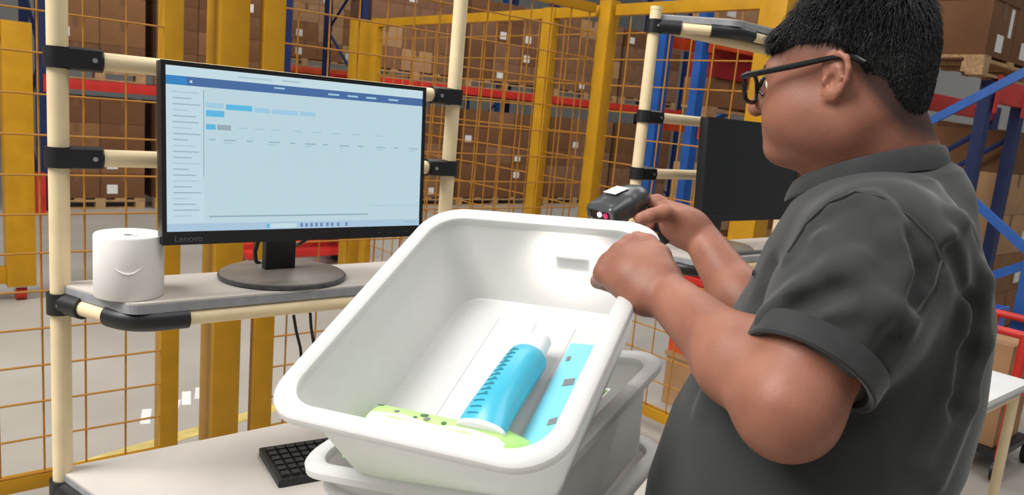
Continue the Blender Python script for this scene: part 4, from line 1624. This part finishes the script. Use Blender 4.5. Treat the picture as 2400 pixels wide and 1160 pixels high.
# armhole seam and soft folds
seam = [(1846, 590), (1886, 525), (1940, 475), (2005, 448), (2070, 462), (2135, 510), (2188, 562), (2207, 610), (2190, 670), (2150, 730), (2112, 792)]
shirt += fold(seam, 0.0042, '-', -0.001, 0.006)
shirt += fold([(1850, 606), (1900, 535), (1950, 492), (2005, 466), (2060, 480)], 0.006, '+', 0.004, 0.012)
for pts, r in (([(2075, 505), (2110, 580), (2150, 660), (2120, 760)], 0.010), ([(2040, 470), (2085, 560), (2120, 640), (2100, 720)], 0.008),
               ([(1800, 735), (1870, 690), (1950, 640), (2010, 610)], 0.009), ([(1790, 765), (1880, 745), (1960, 720), (2060, 715)], 0.008),
               ([(1930, 560), (1990, 640), (2060, 720), (2080, 800)], 0.007),
               ([(2222, 560), (2262, 680), (2262, 800), (2225, 920), (2150, 1080)], 0.010), ([(2262, 530), (2300, 660), (2298, 800), (2262, 940), (2190, 1120)], 0.009),
               ([(2180, 440), (2240, 520), (2280, 620)], 0.009), ([(1720, 760), (1690, 860), (1650, 960)], 0.009)):
    shirt += fold(pts, r, '+', r * 0.55, 0.018)
for pts, r in (([(1812, 748), (1880, 718), (1960, 688)], 0.008), ([(2148, 560), (2172, 640), (2150, 700)], 0.008), ([(2240, 590), (2282, 720), (2276, 830), (2240, 950)], 0.008),
               ([(2095, 800), (2050, 900), (2010, 980)], 0.010), ([(1800, 622), (1775, 700), (1750, 770)], 0.010), ([(1790, 782), (1850, 772), (1930, 778)], 0.006)):
    shirt += fold(pts, r, '-', -r * 0.62, 0.020)
SHIRTM = mat('charcoal_cotton', (57, 58, 57), 0.9, 0.06, 9, 0.06, 600, spec=0.15)
SHIRTR = mat('charcoal_rib', (54, 55, 55), 0.9, 0.07, 30, 0.1, 600, spec=0.15)
for m_ in (SHIRTM, SHIRTR):
    pb_ = m_.node_tree.nodes['Principled BSDF']
    pb_.inputs['Sheen Weight'].default_value = 0.3
    pb_.inputs['Sheen Roughness'].default_value = 0.45
    pb_.inputs['Sheen Tint'].default_value = (0.75, 0.77, 0.76, 1)
sh, sv, sq = sdf_object('polo_shirt', shirt, [0.58, 0.12, 0.78], [1.38, 0.84, 1.52], 0.0035, SHIRTM, BASE, 2)
sh.parent = man
sm_pts = [hit(shirt, x, y) - _fw * 0.0006 for x, y in seam]
part('armhole_seam', MB().tube(sm_pts, 0.0015, 6), mat('seam_dark', (58, 58, 58), 0.9, 0.05, 30), sh, round_=True)


def ringpts(c, ax, r1, r2, e1, n=36, a0=0.0, a1=2 * math.pi):
    ax = unit(ax)
    e1 = unit(e1 - ax * np.dot(e1, ax))
    e2 = np.cross(ax, e1)
    return [c + r1 * math.cos(a) * e1 + r2 * math.sin(a) * e2 for a in np.linspace(a0, a1, n, endpoint=(a1 - a0) < 6.28)]


for (c, d) in ((CUF, AD), (CUR, RD)):
    rings = []
    for off, rr in ((-0.028, 0.0725), (-0.0265, 0.0765), (-0.012, 0.0755), (0.0005, 0.0745), (0.0025, 0.072), (0.0005, 0.066), (-0.02, 0.065)):
        rings.append(ringpts(c + d * off, d, rr, rr, F3))
    part('sleeve_cuff', MB().loft(rings, False, False), SHIRTR, sh, round_=True)
# collar: stand and folded fall, open at the throat
ncx = unit(NB - H(0, -0.03, -0.05))
upv = np.array([0, 0, 1.0])
cB, cF = P(2206, 350, 0.99), P(1872, 432, 1.075)
cen = (cB + cF) / 2
near, far = [], []
for ph in np.linspace(-168, 168, 41):
    ph_ = math.radians(ph)
    near.append(cen + (cB - cF) / 2 * math.cos(ph_) + L3 * 0.078 * math.sin(ph_) + upv * 0.014 * abs(math.sin(ph_)))


def resample(pts, n):
    pts = np.array(pts)
    s = np.r_[0, np.cumsum(np.linalg.norm(np.diff(pts, axis=0), axis=1))]
    t = np.linspace(0, s[-1], n)
    out = np.stack([np.interp(t, s, pts[:, i]) for i in range(3)], 1)
    for _ in range(3):
        out[1:-1] = 0.25 * out[:-2] + 0.5 * out[1:-1] + 0.25 * out[2:]
    return out


loop = resample(near, 56)
rows = []
for off_out, off_z in ((-0.004, -0.030), (-0.002, -0.004), (0.000, 0.002), (0.005, 0.0035), (0.0085, 0.000), (0.0135, -0.013), (0.0165, -0.026), (0.0150, -0.0285), (0.0105, -0.024), (0.003, -0.006), (-0.001, -0.03)):
    r_ = []
    for q in loop:
        o_ = q - cen
        o_[2] = 0
        r_.append(q + unit(o_) * off_out + upv * off_z)
    rows.append(r_)
part('collar', MB().loft(rows, False, False, closed=False), SHIRTR, sh, round_=True)
# button placket at the front
pl_t = NB + F3 * 0.10 + np.array([0, 0, -0.035])
for i in range(1):
    bp_ = hit(base_shirt, 1772, 640)
    part('button', MB().tube([bp_ + F3 * 0.002, bp_ + F3 * 0.0045], 0.004, 12), SHIRTR, sh, round_=True)

# ---- trousers and shoes
tr_p = [torso(-0.006, 0.78, 0.90, 0.04)]
for s in (1, -1):
    hip = PEL + L3 * 0.09 * s
    knee = np.array([BASE[0], BASE[1], 0.50]) + L3 * 0.105 * s + F3 * 0.03
    ank = np.array([BASE[0], BASE[1], 0.09]) + L3 * 0.115 * s - F3 * 0.02
    tr_p += [cone(hip, knee, 0.105, 0.078, 0.05), cone(knee, ank - np.array([0, 0, 0.03]), 0.078, 0.066, 0.04)]
to, _, _ = sdf_object('trousers', tr_p, [0.66, 0.16, 0.02], [1.32, 0.84, 0.93], 0.007, mat('dark_trousers', (34, 35, 42), 0.85, 0.08, 10, 0.2, 200), BASE, 2)
to.parent = man
for s in (1, -1):
    ank = np.array([BASE[0], BASE[1], 0.0]) + L3 * 0.115 * s - F3 * 0.02
    shp = [cone(ank + F3 * -0.045 + upv * 0.046, ank + F3 * 0.13 + upv * 0.040, 0.044, 0.038, 0.02), cone(ank + upv * 0.06, ank + upv * 0.09, 0.046, 0.046, 0.03),
           half(ank + upv * 0.004, (0, 0, -1), '-', 0.003)]
    so, _, _ = sdf_object('shoe', shp, ank + np.array([-0.22, -0.22, -0.012]), ank + np.array([0.22, 0.22, 0.16]), 0.006, mat('black_leather', (22, 22, 24), 0.4, 0.1, 30), BASE, 2)
    so.parent = man

# ---- hair
def below_line(k=0.006):
    def f(p):
        q = (p - HC.astype(np.float32)) / HS
        y = q @ FH.astype(np.float32)
        z = q @ UH.astype(np.float32)
        x = q @ LH.astype(np.float32)
        zl = np.interp(y, HLY, HLZ)
        return (z - zl) * HS * 0.8
    return ('-', f, HC.astype(np.float32), 0.6, k)


hair = [hell((0, -0.016, 0.041), (0.083, 0.097, 0.088)), hell((0, -0.012, 0.088), (0.062, 0.056, 0.040), 0.02), hell((0, -0.030, 0.076), (0.072, 0.062, 0.054), 0.02),
        hell((0, 0.064, 0.056), (0.058, 0.030, 0.024), 0.02), hell((0, -0.075, 0.0), (0.055, 0.034, 0.07), 0.02), below_line(0.010)]
HAIRM = mat('black_hair', (17, 16, 17), 0.5, 0.25, 60, 0.5, 260, stretch=(3, 1, 1), spec=0.35)
ho, hv, hq = sdf_object('hair', hair, HC - 0.2, HC + 0.2, 0.0032, HAIRM, BASE, 2)
ho.parent = man
# strands combed away from the crown
hln = head_local(hv)
idx = rng.choice(len(hv), 9000)
nrm = np.zeros_like(hv)
fn = np.cross(hv[hq[:, 2]] - hv[hq[:, 0]], hv[hq[:, 3]] - hv[hq[:, 1]])
for j in range(4):
    np.add.at(nrm, hq[:, j], fn)
nrm /= np.linalg.norm(nrm, axis=1)[:, None] + 1e-12
out = ((hv - HC) * nrm).sum(1)
nrm[out < 0] *= -1
crown = H(0, -0.055, 0.125)
svv, sff = [], []
for i in idx:
    p = hv[i]
    n = nrm[i]
    loc = hln[i]
    edge = loc[2] - np.interp(loc[1], HLY, HLZ)
    away = p - crown
    t = away - n * np.dot(away, n)
    ln = np.linalg.norm(t)
    if ln < 1e-4:
        continue
    t = t / ln + rng.normal(0, 0.28, 3)
    t -= n * np.dot(t, n)
    t /= np.linalg.norm(t)
    topness = np.clip((loc[2] - 0.03) / 0.07, 0, 1)
    L = (0.009 + 0.020 * topness) * rng.uniform(0.6, 1.2)
    if loc[1] > 0.06 and loc[2] > 0.045:
        L *= 1.1
    if edge < 0.012:
        L = min(L, 0.012)
    lift = rng.uniform(0.15, 0.55) * (0.35 + 0.65 * topness)
    p1 = p + t * L * 0.5 + n * L * 0.5 * lift
    p2 = p + t * L * 0.98 + n * L * (0.72 * lift)
    p2 = p2 - UH * L * 0.10
    b = np.cross(t, n)
    w = 0.0009
    o_ = len(svv)
    for q, ww in ((p - n * 0.002, w), (p1, w * 0.8)):
        svv += [q + b * ww, q - b * ww, q + n * ww]
    svv.append(p2)
    for j in range(3):
        sff.append((o_ + j, o_ + (j + 1) % 3, o_ + 3 + (j + 1) % 3, o_ + 3 + j))
        sff.append((o_ + 3 + j, o_ + 3 + (j + 1) % 3, o_ + 6))
hs_ = MB().add(svv, sff)
hso = part('hair_strands', hs_, HAIRM, ho)
hso['kind'] = 'stuff'

# ---- glasses
gl = thing('eyeglasses', 'black framed eyeglasses worn by the man', 'glasses', tuple(H(0, 0.10, 0.0)))


def lens_ring(s, k_=1.0, n=28):
    pts = []
    for i in range(n):
        a = 2 * math.pi * i / n
        cx_, sx_ = math.cos(a), math.sin(a)
        u = math.copysign(abs(cx_) ** 0.7, cx_) * 0.0265 * k_
        v = math.copysign(abs(sx_) ** 0.7, sx_) * 0.0200 * k_
        pts.append(H(s * (0.0345 + u * s * s), 0.1150 - 0.10 * abs(0.0345 + u) ** 1 * 0.32 + 0.002, -0.001 + v))
    return pts


FRM = mat('glasses_black', (16, 16, 18), 0.3, 0.05, 30)
for s in (1, -1):
    rg = lens_ring(s)
    fr_ = part('rim', MB().tube(rg + [rg[0], rg[1]], 0.0031, 8, cap=False), FRM, gl, round_=True)
    lr = lens_ring(s, 0.95)
    part('lens', MB().loft([lr, [q + FH * 0.0012 for q in lr]]), glass_mat() if 'lens_glass' not in bpy.data.materials else bpy.data.materials['lens_glass'], fr_)
    tp = part('temple', MB().tube([H(s * 0.0630, 0.1130, 0.010), H(s * 0.0715, 0.1120, 0.0115), H(s * 0.0765, 0.102, 0.0125), H(s * 0.0835, 0.040, 0.0170), H(s * 0.0845, 0.000, 0.0215), H(s * 0.0845, -0.022, 0.0235),
                                   H(s * 0.0850, -0.036, 0.0185), H(s * 0.0835, -0.046, 0.012)],
                                  [0.0034, 0.0042, 0.0042, 0.0040, 0.0034, 0.0032, 0.0042, 0.0036], 8), FRM, gl, round_=True)
    part('nose_pad', MB().tube([H(s * 0.010, 0.112, -0.004), H(s * 0.012, 0.106, -0.010)], 0.002, 6), FRM, gl)
part('bridge', MB().tube([H(-0.0085, 0.1155, 0.006), H(0, 0.1185, 0.009), H(0.0085, 0.1155, 0.006)], 0.0024, 8), FRM, gl, round_=True)

# ---- hand scanner in the far hand
SC = P(1455, 478, 1.365)
s_f = unit(-0.72 * _r - 0.45 * _fw - 0.32 * _u)      # looking left, towards the viewer and down
s_l = unit(np.cross(np.array([0, 0, 1.0]), s_f))
s_u = np.cross(s_f, s_l)
SAX = [s_l, s_f, s_u]
scn = thing('barcode_scanner', 'black and grey handheld scanner gripped in the man\'s far hand above the tote', 'scanner', tuple(SC))
SCM = mat('scanner_shell', (62, 64, 65), 0.28, 0.06, 20)


def S_(x, y, z):
    return SC + x * s_l + y * s_f + z * s_u


sp_ = [rbox(S_(0, 0.026, -0.002), (0.037, 0.030, 0.017), SAX, 0.012, 0.01), ell(S_(0, -0.006, 0.004), (0.034, 0.046, 0.024), SAX, 0.02), ell(S_(0, -0.034, -0.006), (0.023, 0.028, 0.022), SAX, 0.02),
       rbox(S_(0, 0.060, -0.004), (0.028, 0.012, 0.0095), SAX, 0.004, 0.003, '-')]
so_, _, _ = sdf_object('head', sp_, SC - 0.085, SC + 0.085, 0.002, SCM, SC, 2)
so_.parent = scn
gr0, gr1 = S_(0, -0.034, -0.012), P(1562, 572, 1.375)
part('grip', MB().tube([gr0, gr0 * 0.66 + gr1 * 0.34, gr0 * 0.33 + gr1 * 0.67, gr1], [0.019, 0.0165, 0.0165, 0.018], 16), BLACK, scn, round_=True)
part('window', MB().box((0.027, 0.001, 0.009), None, SAX, S_(0, 0.0485, -0.004)), mat('scanner_window', (18, 14, 16), 0.1, 0.02, 20), scn)
part('white_lamp', MB().tube([S_(-0.002, 0.0492, -0.003), S_(-0.002, 0.0520, -0.003)], 0.0048, 12), emat('lamp_white', (255, 246, 240), 3.0), scn)
part('red_lamp', MB().tube([S_(0.014, 0.0492, -0.003), S_(0.014, 0.0520, -0.003)], 0.0050, 12), emat('lamp_red', (226, 40, 110), 0.9), scn)
part('trigger', MB().box((0.006, 0.004, 0.010), None, SAX, S_(0, -0.006, -0.024)), BLACK, scn, bevel=0.002)
part('painted_glint', MB().box((0.016, 0.017, 0.0006), None, SAX, S_(0, 0.006, 0.0282)), mat('glint_white', (214, 214, 212), 0.3, 0.02, 20), scn)  # pale slab painted as the bright gloss highlight on top of the shell
sl = bpy.data.lights.new('scanner_beam', 'SPOT')
sl.energy = 3.4
sl.spot_size = math.radians(95)
sl.spot_blend = 1.0
sl.shadow_soft_size = 0.006
sl.color = (1.0, 0.93, 0.88)
slo = bpy.data.objects.new('scanner_beam', sl)
COL.objects.link(slo)
slo.location = S_(0, 0.056, -0.003)
tgt = TC + TR @ np.array([0.055, TL - 0.03, -0.075])
slo.rotation_euler = (Vector(tgt) - slo.location).to_track_quat('-Z', 'Y').to_euler()
